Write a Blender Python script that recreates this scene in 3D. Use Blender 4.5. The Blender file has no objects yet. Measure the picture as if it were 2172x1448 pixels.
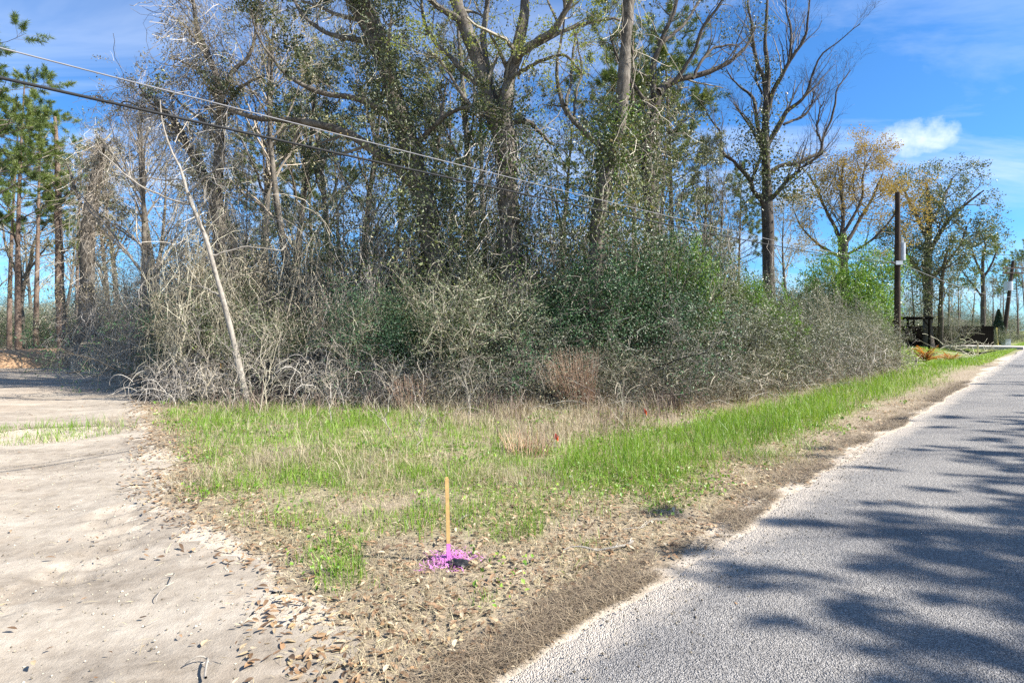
import bpy, math
import numpy as np
from mathutils import Vector

# ------------------------------------------------------------------ camera, world, sun
SC = bpy.context.scene
COL = SC.collection
F, CX, HY, CAMZ = 1150.0, 1086.0, 700.0, 1.6          # photograph's focal length and horizon in pixels
cam = bpy.data.cameras.new('camera'); cam_o = bpy.data.objects.new('camera', cam); COL.objects.link(cam_o)
cam.sensor_width = 36.0; cam.lens = 36.0 * F / 2172.0
cam.shift_y = -(724.0 - HY) / 2172.0
cam.clip_start = 0.05; cam.clip_end = 3000
cam_o.location = (0, 0, CAMZ); cam_o.rotation_euler = (math.radians(90), 0, 0)
SC.camera = cam_o

SUN_DIR = Vector((1.0, -0.25, 0.0)).normalized()       # towards the sun, on the ground
SUN_EL = math.radians(41)
sl = bpy.data.lights.new('sun', 'SUN'); sl.energy = 5.0; sl.angle = math.radians(0.53); sl.color = (1.0, 0.95, 0.87)
so = bpy.data.objects.new('sun', sl); COL.objects.link(so)
tos = Vector((SUN_DIR.x * math.cos(SUN_EL), SUN_DIR.y * math.cos(SUN_EL), math.sin(SUN_EL)))
so.rotation_euler = tos.to_track_quat('Z', 'Y').to_euler(); so.location = (30, -20, 40)

SC.view_settings.view_transform = 'Standard'; SC.view_settings.look = 'None'
SC.view_settings.exposure = 1.4; SC.view_settings.gamma = 1.0; SC.view_settings.use_curve_mapping = False
SC.render.engine = 'CYCLES'
SC.cycles.max_bounces = 4; SC.cycles.diffuse_bounces = 1; SC.cycles.glossy_bounces = 2; SC.cycles.transmission_bounces = 2
SC.cycles.use_denoising = False
SC.cycles.caustics_reflective = False; SC.cycles.caustics_refractive = False
SC.cycles.sample_clamp_indirect = 4.0

def N(nt, typ, **kw):
    n = nt.nodes.new(typ)
    for k, v in kw.items():
        if k in n.inputs.keys() if not k.startswith('_') else False: n.inputs[k].default_value = v
        elif hasattr(n, k): setattr(n, k, v)
        else: n.inputs[k].default_value = v
    return n
def ramp(nt, stops, fac=None):
    r = nt.nodes.new('ShaderNodeValToRGB'); e = r.color_ramp.elements
    while len(e) < len(stops): e.new(0.5)
    for i, (p, c) in enumerate(stops): e[i].position = p; e[i].color = (*c, 1) if len(c) == 3 else c
    if fac is not None: nt.links.new(fac, r.inputs[0])
    return r.outputs[0]
def mth(nt, op, a, b=None, clamp=False):
    m = nt.nodes.new('ShaderNodeMath'); m.operation = op; m.use_clamp = clamp
    for i, x in enumerate((a, b)):
        if x is None: continue
        if isinstance(x, (int, float)): m.inputs[i].default_value = x
        else: nt.links.new(x, m.inputs[i])
    return m.outputs[0]
def vdot(nt, a, vec):
    m = nt.nodes.new('ShaderNodeVectorMath'); m.operation = 'DOT_PRODUCT'
    nt.links.new(a, m.inputs[0]); m.inputs[1].default_value = vec
    return m.outputs['Value']
def mixc(nt, f, a, b, typ='MIX'):
    m = nt.nodes.new('ShaderNodeMix'); m.data_type = 'RGBA'; m.blend_type = typ
    for i, x in ((0, f), (6, a), (7, b)):
        if isinstance(x, (int, float)): m.inputs[i].default_value = x
        elif isinstance(x, tuple): m.inputs[i].default_value = (*x, 1)
        else: nt.links.new(x, m.inputs[i])
    return m.outputs[2]
def noise(nt, vec, scale, detail=4, rough=0.55, dist=0.0):
    n = nt.nodes.new('ShaderNodeTexNoise'); n.inputs['Scale'].default_value = scale
    n.inputs['Detail'].default_value = detail; n.inputs['Roughness'].default_value = rough; n.inputs['Distortion'].default_value = dist
    if vec is not None: nt.links.new(vec, n.inputs['Vector'])
    return n.outputs[0]

def build_world():
    w = bpy.data.worlds.new('World'); SC.world = w; w.use_nodes = True
    nt = w.node_tree; nt.nodes.clear()
    sky = nt.nodes.new('ShaderNodeTexSky'); sky.sky_type = 'NISHITA'; sky.sun_disc = False
    sky.sun_elevation = SUN_EL; sky.sun_rotation = math.atan2(SUN_DIR.x, SUN_DIR.y)
    sky.air_density = 1.0; sky.dust_density = 0.3; sky.ozone_density = 2.5
    tc = nt.nodes.new('ShaderNodeTexCoord'); d = tc.outputs['Generated']
    tint = mixc(nt, 1.0, sky.outputs[0], (0.42, 0.84, 1.24), 'MULTIPLY')
    sep = nt.nodes.new('ShaderNodeSeparateXYZ'); nt.links.new(d, sep.inputs[0])
    # cirrus: noise on a plane overhead, drawn out along one wind direction
    zz = mth(nt, 'ADD', mth(nt, 'MAXIMUM', sep.outputs[2], 0.0), 0.12)
    cmb = nt.nodes.new('ShaderNodeCombineXYZ')
    nt.links.new(mth(nt, 'DIVIDE', sep.outputs[0], zz), cmb.inputs[0]); nt.links.new(mth(nt, 'DIVIDE', sep.outputs[1], zz), cmb.inputs[1])
    mp = nt.nodes.new('ShaderNodeMapping'); mp.inputs['Rotation'].default_value = (0, 0, math.radians(-25)); mp.inputs['Scale'].default_value = (0.45, 1.5, 1)
    mp.inputs['Location'].default_value = (3.3, 1.1, 0)
    nt.links.new(cmb.outputs[0], mp.inputs[0])
    n1 = noise(nt, mp.outputs[0], 1.2, 7, 0.6, 0.8)
    n2 = noise(nt, cmb.outputs[0], 0.45, 3, 0.5)
    wisp = mth(nt, 'MULTIPLY', ramp(nt, [(0.42, (0, 0, 0)), (0.74, (1, 1, 1))], n1), ramp(nt, [(0.34, (0, 0, 0)), (0.58, (1, 1, 1))], n2))
    wisp = mth(nt, 'MULTIPLY', wisp, 0.9)
    # one small fair-weather cumulus
    c0 = Vector(((1942 - CX) / F, 1.0, (HY - 290) / F)).normalized()
    rt = c0.cross(Vector((0, 0, 1))).normalized(); up = rt.cross(c0).normalized()
    a = mth(nt, 'DIVIDE', vdot(nt, d, rt), 0.058); b0 = vdot(nt, d, up)
    b = mth(nt, 'DIVIDE', b0, 0.030)
    rr = mth(nt, 'ADD', mth(nt, 'MULTIPLY', a, a), mth(nt, 'MULTIPLY', b, b))
    nz = noise(nt, d, 26, 6, 0.6)
    nzb = noise(nt, d, 9, 3, 0.5)
    body = mth(nt, 'SUBTRACT', mth(nt, 'ADD', mth(nt, 'MULTIPLY', mth(nt, 'SUBTRACT', nz, 0.5), 2.3), mth(nt, 'MULTIPLY', mth(nt, 'SUBTRACT', nzb, 0.5), 1.6)), mth(nt, 'SUBTRACT', rr, 0.75))
    front = mth(nt, 'GREATER_THAN', vdot(nt, d, c0), 0.5)
    cum = mth(nt, 'MULTIPLY', ramp(nt, [(0.0, (0, 0, 0)), (0.35, (0.35, 0.35, 0.35)), (0.95, (1, 1, 1))], mth(nt, 'MULTIPLY', body, 0.75)), front)
    col = mixc(nt, wisp, tint, (5.8, 6.6, 8.0))
    col = mixc(nt, mth(nt, 'MULTIPLY', cum, 0.93), col, (8.6, 8.8, 9.3))
    bg = nt.nodes.new('ShaderNodeBackground'); bg.inputs[1].default_value = 0.066
    nt.links.new(col, bg.inputs[0])
    out = nt.nodes.new('ShaderNodeOutputWorld'); nt.links.new(bg.outputs[0], out.inputs[0])
build_world()

# ------------------------------------------------------------------ maths helpers
rng = np.random.default_rng(11)
def P(px, py, d):
    return np.array([(px - CX) / F * d, d, CAMZ - (py - HY) / F * d])
def sstep(a, b, x):
    t = np.clip((x - a) / (b - a), 0, 1); return t * t * (3 - 2 * t)
def vnoise(x, y, seed=0):
    x = np.asarray(x, float); y = np.asarray(y, float)
    xi = np.floor(x).astype(np.int64); yi = np.floor(y).astype(np.int64); fx = x - xi; fy = y - yi
    fx = fx * fx * (3 - 2 * fx); fy = fy * fy * (3 - 2 * fy)
    def h(a, b):
        n = (a * 374761393 + b * 668265263 + seed * 974711) & 0x7fffffff
        n = ((n ^ (n >> 13)) * 1274126177) & 0x7fffffff
        return ((n ^ (n >> 16)) & 0xffff) / 65535.0
    return (h(xi, yi) * (1 - fx) + h(xi + 1, yi) * fx) * (1 - fy) + (h(xi, yi + 1) * (1 - fx) + h(xi + 1, yi + 1) * fx) * fy
def fbm(x, y, seed=0, o=4):
    s = 0; a = 0.5; t = 0
    for k in range(o):
        s = s + a * vnoise(x * 2 ** k, y * 2 ** k, seed + k * 17); t += a; a *= 0.5
    return s / t
R2 = math.sqrt(2)
def UV(x, y):                                   # u: metres left of the asphalt edge, v: metres along the road
    return (y - x) / R2 - 1.77, (x + y) / R2
def XY(u, v):
    w = (u + 1.77) * R2
    return (v * R2 - w) / 2, (v * R2 + w) / 2
DY = [-3, 1.5, 2.46, 3.07, 3.75, 4.5, 5.3, 6.6, 9.2, 12.3, 16, 23, 40, 80]
DX = [1.2, -0.6, -0.95, -1.2, -1.75, -2.6, -3.5, -4.3, -6.3, -8.4, -11.2, -18, -34, -74]
def drive(x, y):                                # >0 on the sandy driveway: metres inside its right-hand edge
    xb = np.interp(y, DY, DX)
    w = np.interp(y, [0, 5, 12, 25, 60], [13, 13, 12, 9, 9])
    return np.minimum(xb - x, x - (xb - w))
def gz(x, y):
    x = np.asarray(x, float); y = np.asarray(y, float)
    u, v = UV(x, y)
    dep = 0.16 + 0.55 * sstep(30, 52, v) - 0.1 * sstep(62, 80, v)
    z = -dep * np.exp(-((u - 3.4) / (1.15 + 0.5 * sstep(30, 55, v))) ** 2) * sstep(3.0, 8.0, v)
    off = sstep(-0.1, 0.9, u)
    z = z + off * (0.10 * (fbm(x * 0.35, y * 0.35, 3, 3) - 0.5) + 0.03 * (fbm(x * 1.7, y * 1.7, 5, 2) - 0.5))
    z = z + 0.35 * np.exp(-(((u - 12) / 6) ** 2 + ((v - 88) / 22) ** 2))
    dr = drive(x, y)
    z = z - 0.06 * sstep(0, 1.5, dr) * sstep(0.5, 2, u)
    return z - 0.02 * sstep(0.0, 0.35, u) * (u > 0)

# ------------------------------------------------------------------ mesh helpers
def mk(name, V, faces, tone=None, smooth=False, mats=None, mat_idx=None):
    """faces: list of int arrays (k,3) or (k,4)"""
    me = bpy.data.meshes.new(name)
    V = np.asarray(V, np.float32).reshape(-1, 3)
    me.vertices.add(len(V)); me.vertices.foreach_set('co', V.ravel())
    loops = np.concatenate([np.asarray(f).ravel() for f in faces]).astype(np.int32)
    tot = np.concatenate([np.full(len(f), np.asarray(f).shape[1], np.int32) for f in faces])
    st = np.concatenate([[0], np.cumsum(tot)[:-1]]).astype(np.int32)
    me.loops.add(len(loops)); me.loops.foreach_set('vertex_index', loops)
    me.polygons.add(len(tot)); me.polygons.foreach_set('loop_start', st); me.polygons.foreach_set('loop_total', tot)
    me.polygons.foreach_set('use_smooth', np.full(len(tot), bool(smooth)))
    if mats:
        for m in (mats if isinstance(mats, (list, tuple)) else [mats]): me.materials.append(m)
    if mat_idx is not None: me.polygons.foreach_set('material_index', np.asarray(mat_idx, np.int32))
    if tone is not None:
        a = me.attributes.new('tone', 'FLOAT', 'POINT'); a.data.foreach_set('value', np.asarray(tone, np.float32))
    me.update(calc_edges=True); me.validate()
    return me
class G:
    """collects vertices, faces and a tone per vertex"""
    def __init__(s): s.V = []; s.Fq = []; s.Ft = []; s.T = []; s.n = 0
    def add(s, V, f, tone):
        V = np.asarray(V, float).reshape(-1, 3); f = np.asarray(f)
        (s.Fq if f.shape[1] == 4 else s.Ft).append(f + s.n)
        s.V.append(V); s.T.append(np.broadcast_to(np.asarray(tone, float), (len(V),)) if np.ndim(tone) < 2 else np.asarray(tone).ravel()); s.n += len(V)
        return s
    def tubes(s, paths, radii, sides=3, tone=0.5):
        paths = np.asarray(paths, float); radii = np.asarray(radii, float)
        if paths.ndim == 2: paths = paths[None]; radii = radii[None]
        M, n, _ = paths.shape
        if M == 0: return s
        T = np.gradient(paths, axis=1); T /= np.linalg.norm(T, axis=2, keepdims=True) + 1e-9
        ref = np.tile(np.array([0.31, 0.87, 0.2]), (M, 1)); ref /= np.linalg.norm(ref[0])
        avg = T.mean(1); bad = np.abs((avg * ref).sum(1)) > 0.85 * (np.linalg.norm(avg, axis=1) + 1e-9); ref[bad] = (1, 0, 0.1)
        A = np.cross(T, ref[:, None]); A /= np.linalg.norm(A, axis=2, keepdims=True) + 1e-9
        B = np.cross(T, A)
        an = np.arange(sides) * 2 * math.pi / sides
        V = paths[:, :, None] + radii[:, :, None, None] * (np.cos(an)[None, None, :, None] * A[:, :, None] + np.sin(an)[None, None, :, None] * B[:, :, None])
        i = np.arange(M)[:, None, None] * n * sides; j = np.arange(n - 1)[None, :, None] * sides; k = np.arange(sides)[None, None, :]; k2 = (k + 1) % sides
        f = np.stack([i + j + k, i + j + k2, i + j + sides + k2, i + j + sides + k], -1).reshape(-1, 4)
        t = np.asarray(tone, float)
        t = np.repeat(t, n * sides) if t.ndim == 1 else np.full(M * n * sides, float(t))
        return s.add(V, f, t)
    def leaves(s, c, L, W, tone, nrm=None, axis=None, bend=0.12):
        c = np.asarray(c, float); M = len(c)
        if M == 0: return s
        L = np.broadcast_to(L, (M,)); W = np.broadcast_to(W, (M,))
        a = rng.normal(size=(M, 3)) if axis is None else np.asarray(axis, float)
        a = a / (np.linalg.norm(a, axis=1, keepdims=True) + 1e-9)
        q = rng.normal(size=(M, 3)) if nrm is None else np.asarray(nrm, float)
        b = np.cross(q, a); b /= np.linalg.norm(b, axis=1, keepdims=True) + 1e-9
        nn = np.cross(a, b)
        V = np.stack([c - a * L[:, None] / 2, c + b * W[:, None] / 2 + nn * (bend * L[:, None]), c + a * L[:, None] / 2, c - b * W[:, None] / 2 + nn * (bend * L[:, None])], 1)
        f = np.arange(M * 4).reshape(M, 4)
        return s.add(V, f, np.repeat(np.broadcast_to(tone, (M,)), 4))
    def box(s, lo, hi, tone=0.5):
        x0, y0, z0 = lo; x1, y1, z1 = hi
        V = [(x0,y0,z0),(x1,y0,z0),(x1,y1,z0),(x0,y1,z0),(x0,y0,z1),(x1,y0,z1),(x1,y1,z1),(x0,y1,z1)]
        return s.add(V, [(0,3,2,1),(4,5,6,7),(0,1,5,4),(1,2,6,5),(2,3,7,6),(3,0,4,7)], tone)
    def obox(s, c, ax, ay, az, tone=0.5):          # centre and three half-axis vectors
        c, ax, ay, az = (np.asarray(q, float) for q in (c, ax, ay, az))
        V = [c + i * ax + j * ay + k * az for k in (-1, 1) for i, j in ((-1,-1),(1,-1),(1,1),(-1,1))]
        return s.add(V, [(0,3,2,1),(4,5,6,7),(0,1,5,4),(1,2,6,5),(2,3,7,6),(3,0,4,7)], tone)
    def fan(s, ring, tone=0.5, flip=False):         # cap for a ring
        ring = np.asarray(ring, float); m = len(ring); c = ring.mean(0)
        V = np.vstack([ring, c]); f = [(k, (k + 1) % m, m) if not flip else ((k + 1) % m, k, m) for k in range(m)]
        return s.add(V, f, tone)
    def mesh(s, name, mat, smooth=False):
        fs = []
        if s.Fq: fs.append(np.concatenate(s.Fq))
        if s.Ft: fs.append(np.concatenate(s.Ft))
        return mk(name, np.concatenate(s.V), fs, np.concatenate(s.T), smooth, mat)
def resample(pts, n):
    pts = np.asarray(pts, float); m = len(pts)
    # Catmull-Rom through the points, then n even parameter steps
    t = np.linspace(0, m - 1, n); i = np.clip(t.astype(int), 0, m - 2); f = (t - i)[:, None]
    g = lambda k: pts[np.clip(k, 0, m - 1)]
    p0, p1, p2, p3 = g(i - 1), g(i), g(i + 1), g(i + 2)
    return 0.5 * (2 * p1 + (p2 - p0) * f + (2 * p0 - 5 * p1 + 4 * p2 - p3) * f ** 2 + (3 * p1 - p0 - 3 * p2 + p3) * f ** 3)
def unit(v): return v / (np.linalg.norm(v, axis=-1, keepdims=True) + 1e-9)
def grow(paths, radii, k, length, spread, up, wig, n, rr=0.38, tmin=0.15, taper=0.5, rmin=0.003, drop=0.0):
    """k children per path; returns their paths and radii"""
    paths = np.asarray(paths); radii = np.asarray(radii); M, m, _ = paths.shape
    K = M * k; pi = np.repeat(np.arange(M), k)
    t = tmin + (1 - tmin) * rng.random(K) ** 0.8
    x = t * (m - 1); i = np.minimum(x.astype(int), m - 2); f = (x - i)[:, None]
    p = paths[pi, i] * (1 - f) + paths[pi, i + 1] * f
    r = (radii[pi, i] * (1 - f[:, 0]) + radii[pi, i + 1] * f[:, 0]) * rr
    tan = unit(paths[pi, i + 1] - paths[pi, i])
    side = unit(np.cross(tan, rng.normal(size=(K, 3))))
    d = unit(tan * (1 - spread) + side * spread + np.array([0, 0, up]))
    L = length * (0.55 + 0.75 * rng.random(K)) * (1 - taper * t)
    step = (L / (n - 1))[:, None]
    out = [p]
    for _ in range(n - 1):
        d = unit(d + wig * rng.normal(size=(K, 3)) + np.array([0, 0, up * 0.25 - drop]))
        out.append(out[-1] + d * step)
    rad = np.maximum(r, rmin)[:, None] * np.linspace(1, 0.35, n)[None]
    return np.stack(out, 1), np.maximum(rad, rmin * 0.6)
def along(paths, cnt, off, tmin=0.2):
    """cnt points scattered along the given paths"""
    M, m, _ = paths.shape
    pi = rng.integers(0, M, cnt); t = tmin + (1 - tmin) * rng.random(cnt)
    x = t * (m - 1); i = np.minimum(x.astype(int), m - 2); f = (x - i)[:, None]
    return paths[pi, i] * (1 - f) + paths[pi, i + 1] * f + rng.normal(size=(cnt, 3)) * off
def put(name, me, parent=None, kind=None, loc=None):
    o = bpy.data.objects.new(name, me); COL.objects.link(o)
    if parent is not None: o.parent = parent
    if kind: o['kind'] = kind
    if loc is not None: o.location = loc
    return o
def thing(name, label, cat, loc=(0, 0, 0), rz=0.0, group=None, scale=None):
    o = bpy.data.objects.new(name, None); COL.objects.link(o); o.empty_display_size = 0.2
    o.location = [float(q) for q in loc]; o.rotation_euler = (0, 0, rz)
    if scale is not None: o.scale = scale
    o['label'] = label; o['category'] = cat
    if group: o['group'] = group
    return o
def tag(o, label, cat, group=None):
    o['label'] = label; o['category'] = cat
    if group: o['group'] = group
    return o

# ------------------------------------------------------------------ materials
def material(name):
    m = bpy.data.materials.new(name); m.use_nodes = True; nt = m.node_tree
    b = nt.nodes['Principled BSDF']; return m, nt, b
def leaf_mat(name, stops, rough=0.45, trans=0.25, spec=0.5):
    m, nt, b = material(name)
    at = nt.nodes.new('ShaderNodeAttribute'); at.attribute_name = 'tone'
    c = ramp(nt, stops, at.outputs['Fac'])
    oi = nt.nodes.new('ShaderNodeObjectInfo')
    c = mixc(nt, 1.0, c, ramp(nt, [(0, (0.76, 0.77, 0.80)), (0.35, (1.0, 1.0, 1.02)), (0.65, (1.08, 1.10, 0.95)), (1, (1.2, 1.15, 1.1))], oi.outputs['Random']), 'MULTIPLY')
    nt.links.new(c, b.inputs['Base Color']); b.inputs['Roughness'].default_value = rough
    b.inputs['Specular IOR Level'].default_value = spec
    if trans > 0:
        tr = nt.nodes.new('ShaderNodeBsdfTranslucent'); nt.links.new(mixc(nt, 1.0, c, (1.3, 1.25, 0.6), 'MULTIPLY'), tr.inputs[0])
        mx = nt.nodes.new('ShaderNodeMixShader'); mx.inputs[0].default_value = trans
        nt.links.new(b.outputs[0], mx.inputs[1]); nt.links.new(tr.outputs[0], mx.inputs[2])
        nt.links.new(mx.outputs[0], nt.nodes['Material Output'].inputs[0])
    return m
def bark_mat(name, c0, c1, c2, scale=9.0, stretch=0.25, bump=0.6):
    m, nt, b = material(name)
    tc = nt.nodes.new('ShaderNodeTexCoord'); mp = nt.nodes.new('ShaderNodeMapping'); mp.inputs['Scale'].default_value = (1, 1, stretch)
    nt.links.new(tc.outputs['Object'], mp.inputs[0])
    n = noise(nt, mp.outputs[0], scale * 3, 6, 0.65, 0.6); n2 = noise(nt, tc.outputs['Object'], scale * 0.25, 3)
    c = ramp(nt, [(0.3, c0), (0.52, c1), (0.75, c2)], n)
    c = mixc(nt, ramp(nt, [(0.45, (0, 0, 0)), (0.7, (0.6, 0.6, 0.6))], n2), c, c2)
    nt.links.new(c, b.inputs['Base Color']); b.inputs['Roughness'].default_value = 0.9; b.inputs['Specular IOR Level'].default_value = 0.2
    bp = nt.nodes.new('ShaderNodeBump'); bp.inputs['Strength'].default_value = bump; bp.inputs['Distance'].default_value = 0.03
    nt.links.new(n, bp.inputs['Height']); nt.links.new(bp.outputs[0], b.inputs['Normal'])
    return m
def plain_mat(name, c, rough=0.7, var=0.25, scale=12.0, metal=0.0, bump=0.0, spec=0.4):
    m, nt, b = material(name)
    tc = nt.nodes.new('ShaderNodeTexCoord')
    n = noise(nt, tc.outputs['Object'], scale, 5, 0.6)
    k = lambda f: tuple(min(1.0, q * f) for q in c)
    nt.links.new(ramp(nt, [(0.3, k(1 - var)), (0.7, k(1 + var))], n), b.inputs['Base Color'])
    b.inputs['Roughness'].default_value = rough; b.inputs['Metallic'].default_value = metal; b.inputs['Specular IOR Level'].default_value = spec
    if bump:
        bp = nt.nodes.new('ShaderNodeBump'); bp.inputs['Strength'].default_value = bump; bp.inputs['Distance'].default_value = 0.02
        nt.links.new(n, bp.inputs['Height']); nt.links.new(bp.outputs[0], b.inputs['Normal'])
    return m
M = {}
M['bark'] = bark_mat('hardwood_bark', (0.035, 0.03, 0.024), (0.10, 0.085, 0.068), (0.25, 0.225, 0.19))
M['bark_dark'] = bark_mat('dark_bark', (0.025, 0.02, 0.017), (0.07, 0.058, 0.048), (0.15, 0.13, 0.11))
M['bark_pine'] = bark_mat('pine_bark', (0.05, 0.035, 0.026), (0.15, 0.105, 0.08), (0.27, 0.21, 0.17), 5, 0.5)
M['bark_pale'] = bark_mat('pale_bark', (0.12, 0.105, 0.09), (0.25, 0.225, 0.19), (0.38, 0.345, 0.30), 5, 0.6, 0.25)
M['twig'] = leaf_mat('twig', [(0, (0.075, 0.06, 0.046)), (0.35, (0.23, 0.20, 0.165)), (0.75, (0.42, 0.375, 0.315)), (1, (0.58, 0.535, 0.46))], 0.75, 0, 0.3)
M['twig_dark'] = leaf_mat('dark_twig', [(0, (0.04, 0.033, 0.027)), (0.6, (0.13, 0.11, 0.09)), (1, (0.27, 0.24, 0.20))], 0.8, 0, 0.3)
M['twig_mid'] = leaf_mat('grey_twig', [(0, (0.06, 0.05, 0.04)), (0.6, (0.19, 0.165, 0.135)), (1, (0.36, 0.32, 0.27))], 0.8, 0, 0.3)
M['ivy'] = leaf_mat('ivy_leaf', [(0, (0.026, 0.042, 0.018)), (0.5, (0.074, 0.097, 0.04)), (0.82, (0.15, 0.17, 0.08)), (0.93, (0.19, 0.22, 0.06)), (1, (0.30, 0.23, 0.11))], 0.48, 0.2)
M['yaupon'] = leaf_mat('yaupon_leaf', [(0, (0.05, 0.066, 0.036)), (0.5, (0.125, 0.145, 0.085)), (0.85, (0.25, 0.255, 0.175)), (1, (0.40, 0.37, 0.27))], 0.5, 0.15, 0.5)
M['holly'] = leaf_mat('holly_leaf', [(0, (0.014, 0.044, 0.020)), (0.5, (0.034, 0.088, 0.036)), (0.9, (0.075, 0.155, 0.055)), (1, (0.14, 0.22, 0.07))], 0.5, 0.12, 0.4)
M['bright'] = leaf_mat('bright_leaf', [(0, (0.05, 0.115, 0.014)), (0.5, (0.125, 0.245, 0.028)), (1, (0.25, 0.37, 0.06))], 0.4, 0.25)
M['spring'] = leaf_mat('spring_leaf', [(0, (0.12, 0.16, 0.03)), (0.6, (0.24, 0.28, 0.06)), (1, (0.36, 0.36, 0.11))], 0.5, 0.35)
M['brownleaf'] = leaf_mat('vine_leaf', [(0, (0.12, 0.09, 0.055)), (0.4, (0.24, 0.20, 0.13)), (0.8, (0.36, 0.31, 0.22)), (1, (0.22, 0.24, 0.11))], 0.6, 0.2)
M['weedleaf'] = leaf_mat('weed_leaf', [(0, (0.10, 0.075, 0.05)), (0.5, (0.22, 0.17, 0.115)), (0.8, (0.30, 0.25, 0.15)), (1, (0.20, 0.23, 0.08))], 0.7, 0.15)
M['rusty'] = leaf_mat('rusty_leaf', [(0, (0.19, 0.12, 0.025)), (0.6, (0.36, 0.245, 0.05)), (1, (0.46, 0.35, 0.09))], 0.6, 0.3)
M['needle'] = leaf_mat('pine_needle', [(0, (0.04, 0.075, 0.018)), (0.6, (0.12, 0.17, 0.035)), (1, (0.23, 0.26, 0.07))], 0.5, 0.2)
M['grass'] = leaf_mat('green_grass', [(0, (0.06, 0.125, 0.014)), (0.5, (0.135, 0.25, 0.022)), (1, (0.27, 0.37, 0.06))], 0.5, 0.3)
M['straw'] = leaf_mat('straw', [(0, (0.20, 0.155, 0.095)), (0.5, (0.40, 0.335, 0.215)), (1, (0.56, 0.49, 0.34))], 0.7, 0.2)
M['weed'] = leaf_mat('dry_weed', [(0, (0.12, 0.08, 0.065)), (0.5, (0.25, 0.17, 0.135)), (1, (0.36, 0.28, 0.22))], 0.8, 0.1)
M['broom'] = leaf_mat('broom_grass', [(0, (0.34, 0.21, 0.14)), (0.5, (0.50, 0.33, 0.235)), (1, (0.64, 0.50, 0.38))], 0.7, 0.2)
M['litter'] = leaf_mat('fallen_leaf', [(0, (0.08, 0.05, 0.03)), (0.3, (0.20, 0.12, 0.065)), (0.6, (0.33, 0.21, 0.12)), (0.85, (0.42, 0.32, 0.20)), (1, (0.54, 0.46, 0.33))], 0.6, 0.15)
M['pinestraw'] = leaf_mat('pine_straw', [(0, (0.07, 0.05, 0.038)), (0.5, (0.18, 0.13, 0.095)), (1, (0.32, 0.25, 0.185))], 0.75, 0)
M['fern'] = leaf_mat('fern_frond', [(0, (0.30, 0.09, 0.012)), (0.6, (0.50, 0.18, 0.02)), (1, (0.60, 0.28, 0.04))], 0.6, 0.25)
M['cypress'] = leaf_mat('cypress_leaf', [(0, (0.012, 0.03, 0.015)), (1, (0.035, 0.07, 0.03))], 0.6, 0.1)
M['wood'] = plain_mat('stake_wood', (0.58, 0.37, 0.14), 0.6, 0.18, 30)
M['pink'] = plain_mat('magenta_paint', (0.60, 0.20, 0.54), 0.7, 0.4, 60)
M['black'] = plain_mat('black_plastic', (0.018, 0.018, 0.02), 0.35, 0.4, 40)
M['pole'] = bark_mat('creosote_wood', (0.018, 0.013, 0.010), (0.045, 0.032, 0.024), (0.09, 0.065, 0.05), 6, 0.06, 0.3)
M['metal'] = plain_mat('grey_metal', (0.42, 0.45, 0.48), 0.45, 0.1, 8, 0.3)
M['cable'] = plain_mat('cable_sheath', (0.20, 0.20, 0.21), 0.6, 0.2, 3, spec=0.2)
M['cable_dark'] = plain_mat('dark_cable', (0.025, 0.026, 0.028), 0.7, 0.3, 3, spec=0.15)
M['flag'] = plain_mat('orange_flag', (0.62, 0.07, 0.012), 0.5, 0.1, 20)
M['fence'] = plain_mat('black_board', (0.006, 0.0055, 0.005), 0.95, 0.4, 4, spec=0.0)
M['concrete'] = plain_mat('concrete', (0.42, 0.39, 0.34), 0.9, 0.18, 5, bump=0.2)
M['roof'] = plain_mat('roof_shingle', (0.20, 0.185, 0.175), 0.9, 0.2, 8)
M['wall'] = plain_mat('pale_wall', (0.50, 0.47, 0.42), 0.9, 0.1, 3)
M['glass'] = plain_mat('window_glass', (0.03, 0.035, 0.04), 0.1, 0.1, 3)
M['yellow'] = plain_mat('yellow_plastic', (0.62, 0.47, 0.10), 0.5, 0.1, 5)
M['char'] = leaf_mat('charred_wood', [(0, (0.008, 0.007, 0.006)), (0.6, (0.03, 0.026, 0.022)), (1, (0.26, 0.22, 0.18))], 0.9, 0)
M['rock'] = plain_mat('rubble', (0.36, 0.32, 0.27), 0.9, 0.25, 6, bump=0.4)
M['mound'] = plain_mat('reddish_soil', (0.40, 0.25, 0.14), 0.95, 0.35, 5, bump=0.6)

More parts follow.
